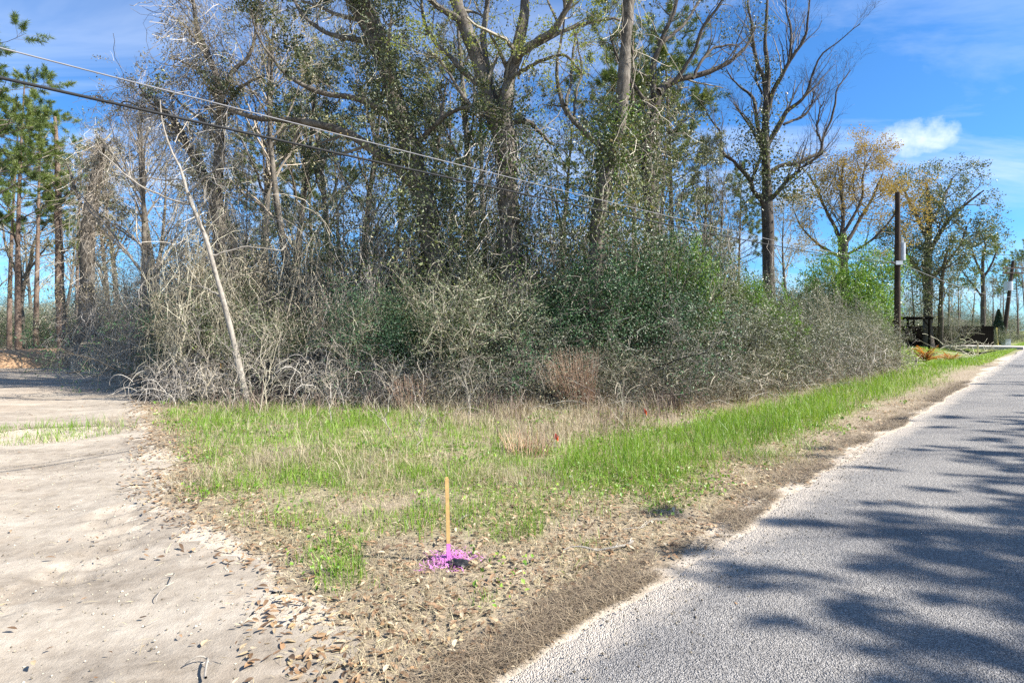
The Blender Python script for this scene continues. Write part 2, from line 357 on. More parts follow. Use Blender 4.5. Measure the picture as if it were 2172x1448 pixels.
# ------------------------------------------------------------------ the setting: ground, road, driveway
def axis(fine0, fine1, step, far0, far1, g=1.12):
    a = list(np.arange(fine0, fine1, step)); s = step; x = a[-1]
    while x < far1: s *= g; x += s; a.append(x)
    b = []; s = step; x = fine0
    while x > far0: s *= g; x -= s; b.append(x)
    return np.array(b[::-1] + a)
def grid_faces(nx, ny):
    i, j = np.meshgrid(np.arange(nx - 1), np.arange(ny - 1), indexing='ij'); a = i * ny + j
    return np.stack([a, a + ny, a + ny + 1, a + 1], -1).reshape(-1, 4)
def greenness(x, y):                             # how much living grass grows here, 0..1
    u, v = UV(x, y); dr = drive(x, y)
    strip = sstep(0.75, 1.25, u + 0.5 * (fbm(v * 0.8, u * 0.8, 31, 3) - 0.5)) * (1 - sstep(2.2, 3.1, u)) * sstep(3.4, 5.0, v)
    lawn = (1 - sstep(-1.6, -0.2, dr)) * sstep(5.0, 6.6, y - 0.15 * x) * (1 - sstep(-1.5, 1.5, x)) * (0.25 + 0.9 * sstep(0.35, 0.6, fbm(x * 0.7, y * 0.7, 41, 3)))
    lawn = np.maximum(lawn, (1 - sstep(-1.4, -0.3, dr)) * sstep(8.3, 9.8, y) * (1 - sstep(0.5, 2.5, x)) * 1.0)
    mid = (1 - sstep(-1.0, -0.2, dr)) * sstep(0.9, 1.6, u) * sstep(0.42, 0.58, fbm(x * 1.1, y * 1.1, 51, 3)) * 0.75
    dry = sstep(3.0, 4.0, u) * sstep(5.2, 7.2, v) * (1 - sstep(26, 31, v))
    near = sstep(0.50, 0.62, fbm(x * 1.6, y * 1.6, 61, 3)) * sstep(0.35, 0.9, u) * (1 - sstep(-0.7, -0.1, dr)) * 0.8
    far = sstep(28, 33, v) * sstep(0.8, 1.2, u)
    g = np.maximum(np.maximum(np.maximum(strip, lawn), np.maximum(mid, near)) * (1 - 0.88 * dry), far)
    return np.clip(g, 0, 1) * (u > 0.15)
def isle(x, y): return 1 - sstep(0.6, 1.5, np.hypot((x + 7.6) / 1.3, (y - 8.6) / 0.75) + 0.8 * (fbm(x * 2, y * 2, 93, 3) - 0.5))
xs = axis(-12, 14, 0.1, -900, 900); ys = axis(1.2, 18, 0.1, -700, 1500)
X, Y = np.meshgrid(xs, ys, indexing='ij')
U, Vv = UV(X, Y)
Z = gz(X, Y) - 0.25 * sstep(-0.35, -0.8, U) * 0 - 0.03 * (U < -0.25) - 0.07 * sstep(0.35, 0.9, drive(X, Y)) * (U > .3) * (1 - sstep(.05, .45, isle(X, Y)))
gm = mk('ground', np.stack([X, Y, Z], -1), [grid_faces(len(xs), len(ys))], None, True)
a = gm.attributes.new('green', 'FLOAT', 'POINT'); a.data.foreach_set('value', (greenness(X, Y) + 1.1 * sstep(31, 36, Vv) * (U > 1.0)).astype(np.float32).ravel())
sandy = np.clip(sstep(-0.45, 0.3, drive(X, Y) + 0.9 * (fbm(X * 1.3, Y * 1.3, 71, 4) - 0.5)) + (1 - sstep(0.02, 0.30, U + 0.5 * (fbm(X * 1.8, Y * 1.8, 72, 4) - 0.5))), 0, 1)
a = gm.attributes.new('sandy', 'FLOAT', 'POINT'); a.data.foreach_set('value', sandy.astype(np.float32).ravel())
def ground_material():
    m, nt, b = material('soil_and_thatch')
    tc = nt.nodes.new('ShaderNodeTexCoord'); o = tc.outputs['Object']
    n1 = noise(nt, o, 7, 8, 0.7); n2 = noise(nt, o, 55, 5, 0.7); n3 = noise(nt, o, 1.1, 4)
    c = ramp(nt, [(0.25, (0.11, 0.085, 0.06)), (0.5, (0.28, 0.225, 0.16)), (0.75, (0.46, 0.39, 0.29))], mth(nt, 'ADD', mth(nt, 'MULTIPLY', n1, 0.5), mth(nt, 'MULTIPLY', n2, 0.5)))
    gr = ramp(nt, [(0.3, (0.10, 0.13, 0.03)), (0.7, (0.24, 0.29, 0.06))], n2)
    at = nt.nodes.new('ShaderNodeAttribute'); at.attribute_name = 'green'
    c = mixc(nt, mth(nt, 'MULTIPLY', at.outputs['Fac'], 0.4), c, gr)
    sa = nt.nodes.new('ShaderNodeAttribute'); sa.attribute_name = 'sandy'
    sn = ramp(nt, [(0.3, (0.33, 0.27, 0.205)), (0.55, (0.50, 0.43, 0.345)), (0.8, (0.60, 0.53, 0.44))], n1)
    k = mth(nt, 'ADD', sa.outputs['Fac'], mth(nt, 'MULTIPLY', mth(nt, 'SUBTRACT', n1, 0.5), 0.9))
    c = mixc(nt, ramp(nt, [(0.4, (0, 0, 0)), (0.6, (1, 1, 1))], k), c, sn)
    nt.links.new(c, b.inputs['Base Color']); b.inputs['Roughness'].default_value = 0.95; b.inputs['Specular IOR Level'].default_value = 0.15
    bp = nt.nodes.new('ShaderNodeBump'); bp.inputs['Strength'].default_value = 0.7; bp.inputs['Distance'].default_value = 0.02
    nt.links.new(mth(nt, 'ADD', n2, n1), bp.inputs['Height']); nt.links.new(bp.outputs[0], b.inputs['Normal'])
    return m
gm.materials.append(ground_material())
ground = put('ground', gm, kind='structure')

def road_material():
    m, nt, b = material('worn_asphalt')
    tc = nt.nodes.new('ShaderNodeTexCoord'); o = tc.outputs['Object']
    vo = nt.nodes.new('ShaderNodeTexVoronoi'); vo.inputs['Scale'].default_value = 120; nt.links.new(o, vo.inputs['Vector'])
    vo2 = nt.nodes.new('ShaderNodeTexVoronoi'); vo2.inputs['Scale'].default_value = 38; nt.links.new(o, vo2.inputs['Vector'])
    n2 = noise(nt, o, 140, 3, 0.6); n3 = noise(nt, o, 0.9, 5, 0.6); n4 = noise(nt, o, 5, 4)
    hsv = nt.nodes.new('ShaderNodeSeparateColor'); nt.links.new(vo.outputs['Color'], hsv.inputs[0])
    stone = ramp(nt, [(0.0, (0.20, 0.193, 0.186)), (0.5, (0.29, 0.281, 0.270)), (1.0, (0.42, 0.405, 0.385))], hsv.outputs[0])
    gap = ramp(nt, [(0.25, (1, 1, 1)), (0.62, (0.55, 0.55, 0.55))], vo.outputs['Distance'])
    c = mixc(nt, 1.0, stone, gap, 'MULTIPLY')
    c = mixc(nt, 1.0, c, ramp(nt, [(0.3, (0.88, 0.88, 0.9)), (0.7, (1.25, 1.22, 1.18))], n3), 'MULTIPLY')
    mp = nt.nodes.new('ShaderNodeMapping'); mp.inputs['Rotation'].default_value = (0, 0, math.radians(-45)); mp.inputs['Scale'].default_value = (0.12, 1.0, 1); nt.links.new(o, mp.inputs[0])
    c = mixc(nt, 1.0, c, ramp(nt, [(0.35, (0.84, 0.84, 0.85)), (0.65, (1.1, 1.09, 1.07))], noise(nt, mp.outputs[0], 1.3, 5, 0.6)), 'MULTIPLY')
    at = nt.nodes.new('ShaderNodeAttribute'); at.attribute_name = 'dust'
    k = mth(nt, 'ADD', at.outputs['Fac'], mth(nt, 'MULTIPLY', mth(nt, 'SUBTRACT', n4, 0.5), 0.7))
    c = mixc(nt, ramp(nt, [(0.3, (0, 0, 0)), (0.85, (0.9, 0.9, 0.9))], k), c, (0.47, 0.415, 0.35))
    nt.links.new(c, b.inputs['Base Color']); b.inputs['Roughness'].default_value = 0.85; b.inputs['Specular IOR Level'].default_value = 0.25
    bp = nt.nodes.new('ShaderNodeBump'); bp.inputs['Strength'].default_value = 0.9; bp.inputs['Distance'].default_value = 0.012
    h = mth(nt, 'ADD', mth(nt, 'MULTIPLY', vo.outputs['Distance'], -0.9), mth(nt, 'MULTIPLY', vo2.outputs['Distance'], -0.8))
    nt.links.new(h, bp.inputs['Height']); nt.links.new(bp.outputs[0], b.inputs['Normal'])
    return m
ru = np.concatenate([np.linspace(-6.6, -1.2, 12), np.linspace(-1.0, 0.12, 24)]); rv = axis(-4, 30, 0.06, -250, 700, 1.06)
RU, RV = np.meshgrid(ru, rv, indexing='ij')
edge = 0.34 * (fbm(RV * 0.9, RV * 0, 81, 4) - 0.5) + 0.1 * (fbm(RV * 5, RV * 0, 82, 3) - 0.5)
wgt = np.clip((RU + 1.0) / 1.12, 0, 1)
RU2 = RU + wgt * edge
RX, RY = XY(RU2, RV)
RZ = 0.018 - 0.0 * RU - 0.05 * wgt ** 6 + 0.04 * (1 - ((RU2 + 3.2) / 3.4) ** 2)
rm_ = mk('road', np.stack([RX, RY, RZ], -1), [grid_faces(len(ru), len(rv))[:, ::-1]], None, True, road_material())
a = rm_.attributes.new('dust', 'FLOAT', 'POINT'); a.data.foreach_set('value', (sstep(-0.55, 0.05, RU) * 0.95).astype(np.float32).ravel())
put('road', rm_, kind='structure')

def drive_material():
    m, nt, b = material('packed_sand')
    tc = nt.nodes.new('ShaderNodeTexCoord'); o = tc.outputs['Object']
    mp = nt.nodes.new('ShaderNodeMapping'); mp.inputs['Rotation'].default_value = (0, 0, math.radians(-38)); mp.inputs['Scale'].default_value = (0.3, 1.6, 1)
    nt.links.new(o, mp.inputs[0])
    n1 = noise(nt, mp.outputs[0], 1.1, 7, 0.62, 0.4); n2 = noise(nt, o, 9, 6, 0.65); n3 = noise(nt, o, 90, 4, 0.7); n4 = noise(nt, o, 0.5, 4, 0.6)
    c = ramp(nt, [(0.32, (0.14, 0.115, 0.088)), (0.44, (0.26, 0.222, 0.178)), (0.55, (0.355, 0.31, 0.252)), (0.72, (0.46, 0.41, 0.345))], mth(nt, 'ADD', mth(nt, 'MULTIPLY', n1, 0.65), mth(nt, 'MULTIPLY', n2, 0.35)))
    c = mixc(nt, ramp(nt, [(0.5, (0, 0, 0)), (0.72, (0.55, 0.55, 0.55))], n4), c, (0.42, 0.34, 0.26))
    c = mixc(nt, ramp(nt, [(0.56, (0, 0, 0)), (0.70, (0.55, 0.55, 0.55))], noise(nt, o, 2.6, 6, 0.7)), c, (0.25, 0.20, 0.15))
    c = mixc(nt, ramp(nt, [(0.62, (0, 0, 0)), (0.72, (0.55, 0.55, 0.55))], n3), c, (0.13, 0.105, 0.08))
    nt.links.new(c, b.inputs['Base Color']); b.inputs['Roughness'].default_value = 0.97; b.inputs['Specular IOR Level'].default_value = 0.1
    bp = nt.nodes.new('ShaderNodeBump'); bp.inputs['Strength'].default_value = 0.6; bp.inputs['Distance'].default_value = 0.025
    nt.links.new(mth(nt, 'ADD', mth(nt, 'MULTIPLY', n3, 0.4), mth(nt, 'ADD', n2, n1)), bp.inputs['Height']); nt.links.new(bp.outputs[0], b.inputs['Normal'])
    return m
dxs = axis(-14, 1.4, 0.07, -40, 1.6); dys = axis(0.8, 12, 0.07, -3, 45, 1.08)
AX, AY = np.meshgrid(dxs, dys, indexing='ij')
au, av = UV(AX, AY)
dm = drive(AX, AY) + 1.1 * (fbm(AX * 1.4, AY * 1.4, 91, 5) - 0.5) + 0.5 * (fbm(AX * 6, AY * 6, 92, 3) - 0.5)
island = isle(AX, AY)
keep = (dm > 0.0) & (au > 0.10) & (island < 0.75)
rut = 0.022 * (fbm((AX * 0.8 + AY * 0.6) * 0.35, (AX * -0.6 + AY * 0.8) * 2.4, 95, 4) - 0.5)
# tyre tread pressed into the sand where wheels swing in
tr = np.stack([AX, AY], -1); tp = np.array([(-3.6, 4.9), (-3.15, 4.3), (-3.0, 3.8), (-3.1, 3.2)])
dmin = np.full(AX.shape, 9.0); tl = np.zeros(AX.shape)
for q in range(3):
    A_, B_ = tp[q], tp[q + 1]; ab = B_ - A_; t = np.clip(((tr - A_) @ ab) / (ab @ ab), 0, 1); dd = np.linalg.norm(tr - A_ - t[..., None] * ab, axis=-1)
    up_ = dd < dmin; tl = np.where(up_, q * 0.6 + t * np.linalg.norm(ab), tl); dmin = np.minimum(dmin, dd)
tread = np.where(dmin < 0.18, -0.02 - 0.016 * np.sign(np.sin(tl * 24 + 9 * np.abs(dmin))), 0)
AZ = gz(AX, AY) + 0.012 + rut + tread + 0.012 * (fbm(AX * 9, AY * 9, 96, 2) - 0.5)
AZ = np.where(dm < 0.35, np.minimum(AZ, gz(AX, AY) + 0.012), AZ)
f = grid_faces(len(dxs), len(dys)); kf = keep.ravel()
f = f[kf[f].all(1)]
used = np.unique(f); remap = np.full(AX.size, -1); remap[used] = np.arange(len(used))
put('dirt_driveway', mk('dirt_driveway', np.stack([AX, AY, AZ], -1).reshape(-1, 3)[used], [remap[f]], None, True, drive_material()), kind='structure')
def surf(x, y):
    return gz(x, y) + np.where(drive(x, y) > 0.2, 0.012, 0.0)

# ------------------------------------------------------------------ hero trees: limbs traced, finer growth procedural
def pathpx(pts, d, n, dj=0.0, d2=None):
    q = []; r = []
    m = len(pts)
    for i, (px, py, w) in enumerate(pts):
        dd = d + ((d2 - d) * i / (m - 1) if d2 is not None else 0) 
        q.append(P(px, py, dd)); r.append(w / 2 / F * dd)
    q = resample(q, n); r = np.interp(np.linspace(0, m - 1, n), np.arange(m), r)
    q = q + dj * np.cumsum(rng.normal(size=(n, 3)), 0) * 0.15 + rng.normal(size=(n, 3)) * (r * .09)[:, None]
    r = r * rng.uniform(.86, 1.12, n)
    return q, r
def tree(name, label, d, limbs, bark='bark', twigmat='twig_dark', kids=((5, 1.6, 0.55, 0.25, 0.16, 7), (4, 0.8, 0.55, 0.15, 0.2, 5), (3, 0.4, 0.6, 0.1, 0.25, 4)),
         foliage=None, ivy=None, deadvine=0, group=None, dspread=1.3, trunk_kids=False, cat='tree', twig_tone=(0.2, 0.9)):
    """limbs[0] is the trunk; px widths; foliage=(mat, count, size, off, [aspect]); ivy=(mat, count, spread, size, [t range])"""
    tr_p, tr_r = pathpx(limbs[0], d, 24, 0.05)
    base = np.array([tr_p[0][0], tr_p[0][1], float(gz(tr_p[0][0], tr_p[0][1]))])
    tr_p[0][2] = base[2] - 0.1
    tr_r[0] *= 1.35; tr_r[1] *= 1.1
    root = thing(name, label, cat, base, group=group)
    g = G().tubes(tr_p - base, tr_r, 10, 0.5)
    put('trunk', g.mesh('trunk', M[bark], True), root)
    lp, lr = [], []
    for i, lm in enumerate(limbs[1:]):
        # a limb leaves the trunk's depth and drifts nearer or farther
        off = (rng.random() - 0.5) * 2 * dspread
        p, r = pathpx(lm, d, 22, 0.10, d + off)
        lp.append(p); lr.append(r)
    if lp:
        for p, r in zip(lp, lr): put('limb', G().tubes(p - base, r, 7, 0.5).mesh('limb', M[bark], True), root)
    src_p = list(lp); src_r = list(lr)
    if trunk_kids or not lp:
        q = resample(tr_p[8:], 22); src_p.append(q); src_r.append(np.interp(np.linspace(8, 23, 22), np.arange(24), tr_r))
    ps, rs = np.array(src_p), np.array(src_r)
    g = G(); last = ps; lvl = []
    for (k, L, sp, up, wig, n) in kids:
        ps, rs = grow(ps, rs, k, L, sp, up, wig, n)
        g.tubes(ps - base, rs, 4 if n > 5 else 3, rng.uniform(*twig_tone, len(ps))); lvl.append(ps)
    if kids: put('branch_crown', g.mesh('branch_crown', M[twigmat]), root, 'stuff')
    if foliage:
        mt, cnt, size, off = foliage[:4]; asp = foliage[4] if len(foliage) > 4 else 0.5
        sel = lvl[-1][rng.random(len(lvl[-1])) < (.3 if d < 30 else .8)]; c = along(sel, cnt, off * .6)
        sz = size * rng.uniform(0.6, 1.3, cnt)
        put('foliage', G().leaves(c - base, sz, sz * asp, rng.random(cnt)).mesh('foliage', M[mt]), root, 'stuff')
    if ivy:
        for (mt, cnt, spread, size, t0, t1) in ivy:
            allp = [tr_p[int(t0 * 23):int(t1 * 23) + 1]]
            q = resample(allp[0], 60); nc = max(8, cnt // 110)
            cc = q[rng.integers(0, 60, nc)] + rng.normal(size=(nc, 3)) * spread * np.array([1, 1, 0.7])
            ci = rng.integers(0, nc, cnt)
            c = cc[ci] + rng.normal(size=(cnt, 3)) * np.array([0.26, 0.26, 0.34]) * (0.5 + spread)
            sz = size * rng.uniform(0.6, 1.3, cnt)
            tn = np.clip(rng.random(nc)[ci] * 0.5 + rng.random(cnt) * 0.55, 0, 1)
            put('ivy', G().leaves(c - base, sz, sz * 0.6, tn).mesh('ivy', M[mt]), root, 'stuff')
    if deadvine:
        q = resample(tr_p, 60); k = deadvine
        s0 = q[rng.integers(4, 58, k)] + rng.normal(size=(k, 3)) * np.array([0.28, 0.28, 0.2])
        pth = [s0]; dirv = unit(rng.normal(size=(k, 3)) * np.array([0.7, 0.7, 0.4]) + np.array([0, 0, -0.6]))
        ln = rng.uniform(0.08, 0.32, k)[:, None]
        for _ in range(7):
            dirv = unit(dirv + rng.normal(size=(k, 3)) * 0.35 + np.array([0, 0, -0.12])); pth.append(pth[-1] + dirv * ln)
        pth = np.stack(pth, 1)
        put('dead_vine', G().tubes(pth - base, np.full(pth.shape[:2], 0.006) * rng.uniform(0.6, 1.4, k)[:, None], 3, rng.random(k)).mesh('dead_vine', M['twig']), root, 'stuff')
    return root

tree('leaning_tree', 'large leaning double-stemmed tree wrapped in ivy and vines', 15.0, [
    [(960, 830, 56), (938, 650, 48), (915, 500, 46), (885, 360, 44), (850, 240, 42), (818, 135, 36), (770, 40, 30), (735, -30, 26), (690, -150, 18), (650, -280, 8)],
    [(822, 145, 32), (797, 60, 30), (768, -10, 26), (745, -120, 20), (735, -280, 8)],
    [(885, 400, 24), (820, 345, 22), (730, 285, 18), (640, 262, 15), (550, 255, 12), (470, 235, 9), (430, 236, 5)],
    [(862, 265, 18), (780, 215, 14), (700, 200, 11), (620, 165, 8), (560, 90, 5), (540, 20, 3)],
    [(800, 90, 14), (730, 80, 11), (650, 30, 8), (600, -60, 5)],
    [(720, -60, 18), (640, -90, 12), (540, -130, 7)],
    [(870, 320, 14), (940, 250, 10), (1000, 230, 6)]],
    kids=((8, 2.0, 0.6, 0.15, 0.2, 7), (5, 0.9, 0.6, 0.05, 0.25, 5), (3, 0.45, 0.6, 0, 0.3, 4)), twigmat='twig_mid',
    foliage=('ivy', 17000, 0.08, 0.16, 0.55), ivy=[('ivy', 9000, 0.6, 0.085, 0.25, 0.62), ('ivy', 7000, 0.9, 0.085, 0.12, 0.42)], deadvine=500, trunk_kids=True)
tree('forked_tree', 'tall mossy tree that forks into several stems, young leaves on top', 14.5, [
    [(1092, 830, 64), (1087, 640, 54), (1080, 480, 48), (1074, 380, 46), (1068, 300, 44), (1066, 270, 38)],
    [(1070, 315, 36), (1035, 220, 32), (1010, 120, 29), (975, 30, 27), (950, -60, 23), (930, -200, 15), (920, -340, 6)],
    [(1068, 300, 32), (1073, 200, 28), (1083, 135, 25), (1100, 40, 21), (1110, -60, 17), (1120, -240, 8)],
    [(1083, 138, 20), (1130, 95, 17), (1180, 65, 14), (1225, -10, 10), (1275, -100, 5)],
    [(1128, 98, 11), (1200, 60, 9), (1280, 42, 6), (1335, 38, 3)],
    [(1075, 265, 15), (1110, 255, 12), (1140, 275, 9), (1172, 305, 5)],
    [(1020, 185, 14), (960, 130, 11), (900, 60, 8), (880, -30, 5)],
    [(1062, 290, 22), (1050, 230, 21), (1038, 180, 17), (1022, 90, 14), (1032, 0, 10), (1035, -140, 5)],
    [(985, 50, 16), (920, 0, 12), (860, -80, 7)],
    [(1060, 270, 10), (990, 215, 8), (930, 120, 5), (905, 105, 3)],
    [(1078, 170, 12), (1120, 140, 9), (1190, 120, 6), (1230, 160, 3)]],
    kids=((8, 1.9, 0.6, 0.2, 0.18, 7), (5, 0.85, 0.6, 0.05, 0.25, 5), (3, 0.4, 0.6, 0, 0.3, 4)), twigmat='twig_mid',
    foliage=('spring', 12000, 0.07, 0.16, 0.5), ivy=[('ivy', 6500, 0.6, 0.08, 0.2, 1.0), ('bright', 900, 0.5, 0.08, 0.3, 1.0)], deadvine=420, trunk_kids=False)
tree('slender_tree', 'slender smooth-barked tree with a sleeve of ivy halfway up', 14.0, [
    [(1264, 830, 38), (1262, 600, 32), (1268, 480, 29), (1280, 400, 29), (1300, 330, 28), (1315, 250, 26), (1322, 130, 24), (1330, 0, 22), (1338, -150, 16), (1345, -320, 6)],
    [(1300, 335, 18), (1262, 302, 14), (1225, 262, 12), (1200, 210, 10), (1192, 140, 8), (1205, 70, 5), (1215, 0, 3)],
    [(1203, 225, 7), (1214, 170, 6), (1226, 100, 5), (1250, 40, 3)],
    [(1225, 265, 6), (1222, 215, 5), (1235, 150, 4), (1215, 60, 3)],
    [(1330, -40, 12), (1390, -110, 8), (1440, -220, 4)], [(1333, -90, 12), (1270, -170, 8), (1230, -300, 4)]],
    kids=((5, 1.2, 0.55, 0.25, 0.18, 6), (3, 0.6, 0.6, 0.05, 0.25, 5)),
    ivy=[('ivy', 2600, 0.34, 0.085, 0.36, 0.62), ('bright', 500, 0.36, 0.085, 0.40, 0.60), ('ivy', 5200, 0.75, 0.085, 0.1, 0.45)], deadvine=160)
tree('dark_crooked_tree', 'dark crooked tree with one long limb reaching right', 19.0, [
    [(1376, 740, 28), (1375, 430, 25), (1368, 320, 24), (1385, 250, 22), (1392, 195, 21)],
    [(1391, 200, 20), (1420, 178, 15), (1480, 165, 12), (1540, 140, 9), (1585, 98, 6), (1600, 50, 3)],
    [(1388, 215, 14), (1380, 150, 12), (1400, 90, 10), (1430, 20, 8), (1455, -100, 4)],
    [(1425, 178, 10), (1465, 120, 8), (1488, 60, 7), (1530, 0, 4), (1550, -60, 3)],
    [(1385, 240, 10), (1340, 170, 8), (1310, 120, 6), (1290, 60, 4)],
    [(1470, 168, 7), (1500, 110, 6), (1540, 95, 4), (1575, 100, 2)],
    [(1400, 95, 8), (1450, 40, 6), (1500, -40, 4)]],
    bark='bark_dark', kids=((9, 2.0, 0.55, 0.2, 0.16, 7), (5, 1.0, 0.55, 0.1, 0.2, 5), (3, 0.5, 0.6, 0.05, 0.25, 4)),
    foliage=('ivy', 2500, 0.09, 0.15), ivy=[('ivy', 5000, 0.8, 0.10, 0.1, 0.75)], deadvine=200)
tree('bare_tree', 'tall leafless tree with many upswept branches against the sky', 24.0, [
    [(1634, 770, 28.1), (1631, 600, 24.2), (1628, 440, 21.1), (1624, 330, 17.9), (1625, 240, 14.8), (1627, 150, 10.9), (1622, 100, 7.8), (1625, 30, 5.5), (1630, -60, 2.3)],
    [(1628, 310, 10.9), (1614, 308, 10.1), (1608, 285, 9.4), (1601, 258, 8.6), (1594, 215, 7.0), (1574, 195, 4.7), (1551, 172, 3.1), (1540, 150, 1.6)],
    [(1626, 245, 10.1), (1622, 172, 8.6), (1608, 132, 7.0), (1598, 86, 6.2), (1594, 50, 4.7), (1588, 0, 3.1), (1586, -70, 1.6)],
    [(1628, 240, 10.9), (1644, 189, 9.4), (1664, 152, 8.6), (1684, 119, 7.0), (1707, 83, 5.5), (1717, 43, 3.9), (1720, -20, 2.3)],
    [(1676, 130, 6.2), (1678, 66, 4.7), (1667, 33, 3.9), (1661, -20, 2.3)],
    [(1630, 305, 11.7), (1657, 258, 10.1), (1671, 235, 8.6), (1697, 219, 7.0), (1717, 196, 6.2), (1730, 162, 4.7), (1750, 113, 3.9), (1790, 86, 2.3), (1833, 50, 1.6)],
    [(1661, 265, 6.2), (1697, 252, 4.7), (1724, 229, 3.9), (1732, 195, 2.3)],
    [(1629, 370, 10.9), (1657, 351, 9.4), (1690, 345, 8.6), (1717, 331, 7.8), (1743, 318, 7.0), (1745, 292, 5.5), (1763, 252, 4.7), (1773, 215, 3.9), (1777, 186, 3.1), (1807, 149, 1.6)],
    [(1632, 425, 10.1), (1647, 408, 9.4), (1667, 381, 7.8), (1690, 361, 6.2), (1720, 340, 4.7), (1740, 325, 3.9)],
    [(1626, 440, 10.9), (1600, 405, 9.4), (1588, 375, 8.6), (1558, 338, 7.0), (1531, 318, 5.5), (1528, 282, 4.7), (1508, 252, 3.1), (1492, 219, 1.6)],
    [(1592, 385, 7.0), (1611, 341, 7.0), (1614, 311, 6.2), (1590, 260, 4.7), (1565, 215, 3.1)],
    [(1743, 300, 4.7), (1735, 270, 3.9), (1742, 235, 3.1), (1750, 215, 1.6)],
    [(1616, 200, 4.7), (1604, 160, 3.9), (1606, 120, 3.1), (1580, 60, 1.6)]],
    bark='bark_dark', kids=((12, 2.2, 0.42, 0.3, 0.12, 7), (5, 1.1, 0.45, 0.2, 0.15, 5), (4, 0.55, 0.5, 0.1, 0.2, 4)), dspread=2.2,
    ivy=[('ivy', 3800, 0.75, 0.11, 0.30, 0.47), ('ivy', 700, 0.3, 0.10, 0.5, 0.66)], deadvine=60)
tree('pale_sapling', 'pale slim leaning sapling with bare arching branches at the grass edge', 12.0, [
    [(528, 858, 14.0), (505, 760, 12.5), (490, 690, 11.7), (470, 610, 10.1), (455, 560, 9.4), (440, 510, 8.6), (420, 460, 8.6), (403, 418, 7.0), (388, 365, 5.5), (361, 305, 3.9), (348, 258, 3.1), (343, 215, 1.6)],
    [(404, 434, 4.7), (365, 421, 3.9), (315, 398, 3.9), (282, 378, 3.1), (245, 345, 2.3), (222, 315, 1.6)],
    [(402, 410, 3.9), (431, 375, 3.9), (461, 338, 3.1), (471, 298, 2.3), (470, 260, 1.6)],
    [(388, 385, 3.1), (340, 385, 3.1), (280, 385, 2.3), (225, 372, 1.6)],
    [(450, 540, 3.9), (520, 530, 3.1), (585, 533, 2.3), (600, 525, 1.6)],
    [(440, 510, 3.1), (425, 450, 2.3), (440, 420, 2.3), (444, 380, 1.6)],
    [(470, 630, 3.1), (420, 610, 2.3), (370, 600, 1.6)]],
    bark='bark_pale', kids=((3, 0.8, 0.5, 0.15, 0.12, 6), (2, 0.4, 0.5, 0.1, 0.2, 4)), twigmat='twig', dspread=0.8, twig_tone=(0.6, 1.0))
tree('vine_hung_snag', 'broken grey snag with a torn top, hung with dead vines', 24.0, [
    [(184, 775, 40), (183, 650, 32), (185, 520, 29), (195, 430, 25), (207, 360, 19), (216, 310, 14), (219, 296, 7)],
    [(212, 340, 8), (225, 312, 6), (232, 296, 4)], [(190, 470, 8), (165, 400, 6), (150, 350, 3)]],
    kids=((5, 1.2, 0.6, 0.1, 0.2, 6), (4, 0.6, 0.6, 0, 0.25, 4)), twigmat='twig', ivy=[('brownleaf', 1800, 0.5, 0.09, 0.1, 0.8)], deadvine=900, trunk_kids=True)
tree('vine_choked_tree', 'thin bare tree choked by brown vines beside the pale sapling', 15.0, [
    [(478, 830, 28), (468, 600, 25), (460, 450, 23), (462, 330, 21), (468, 200, 17), (440, 120, 12), (415, 50, 9), (405, -40, 5)],
    [(466, 190, 12), (495, 140, 9), (525, 110, 7), (538, 50, 5), (530, 0, 3)],
    [(445, 130, 8), (430, 105, 7), (400, 60, 5), (380, 40, 3)],
    [(462, 300, 9), (420, 250, 7), (375, 215, 5), (340, 190, 3)],
    [(466, 230, 8), (430, 165, 6), (385, 130, 5), (350, 120, 3)],
    [(468, 250, 8), (510, 190, 6), (560, 165, 4)]],
    kids=((9, 1.3, 0.6, 0.2, 0.22, 7), (5, 0.6, 0.6, 0.05, 0.28, 5), (3, 0.3, 0.6, 0, 0.3, 4)), twigmat='twig_mid',
    foliage=('brownleaf', 2600, 0.06, 0.1), ivy=[('ivy', 1500, 0.5, 0.07, 0.2, 0.7), ('brownleaf', 2500, 0.6, 0.07, 0.1, 0.75)], deadvine=700, trunk_kids=True)
tree('broken_leaning_tree', 'dark leaning trunk with a broken arching top near the cables', 16.0, [
    [(545, 820, 26), (515, 600, 22), (475, 450, 20), (430, 370, 18), (392, 290, 15), (355, 240, 11), (320, 208, 8), (298, 205, 4)],
    [(400, 305, 7), (350, 250, 6), (305, 190, 4), (300, 175, 2)], [(365, 250, 5), (330, 235, 4), (270, 215, 3), (250, 230, 2)]],
    bark='bark_dark', kids=((7, 1.0, 0.6, 0.1, 0.2, 6), (5, 0.5, 0.6, 0, 0.28, 4)), twigmat='twig_mid', foliage=('brownleaf', 1200, 0.06, 0.1),
    ivy=[('brownleaf', 1500, 0.5, 0.07, 0.1, 0.7)], deadvine=420, trunk_kids=True)

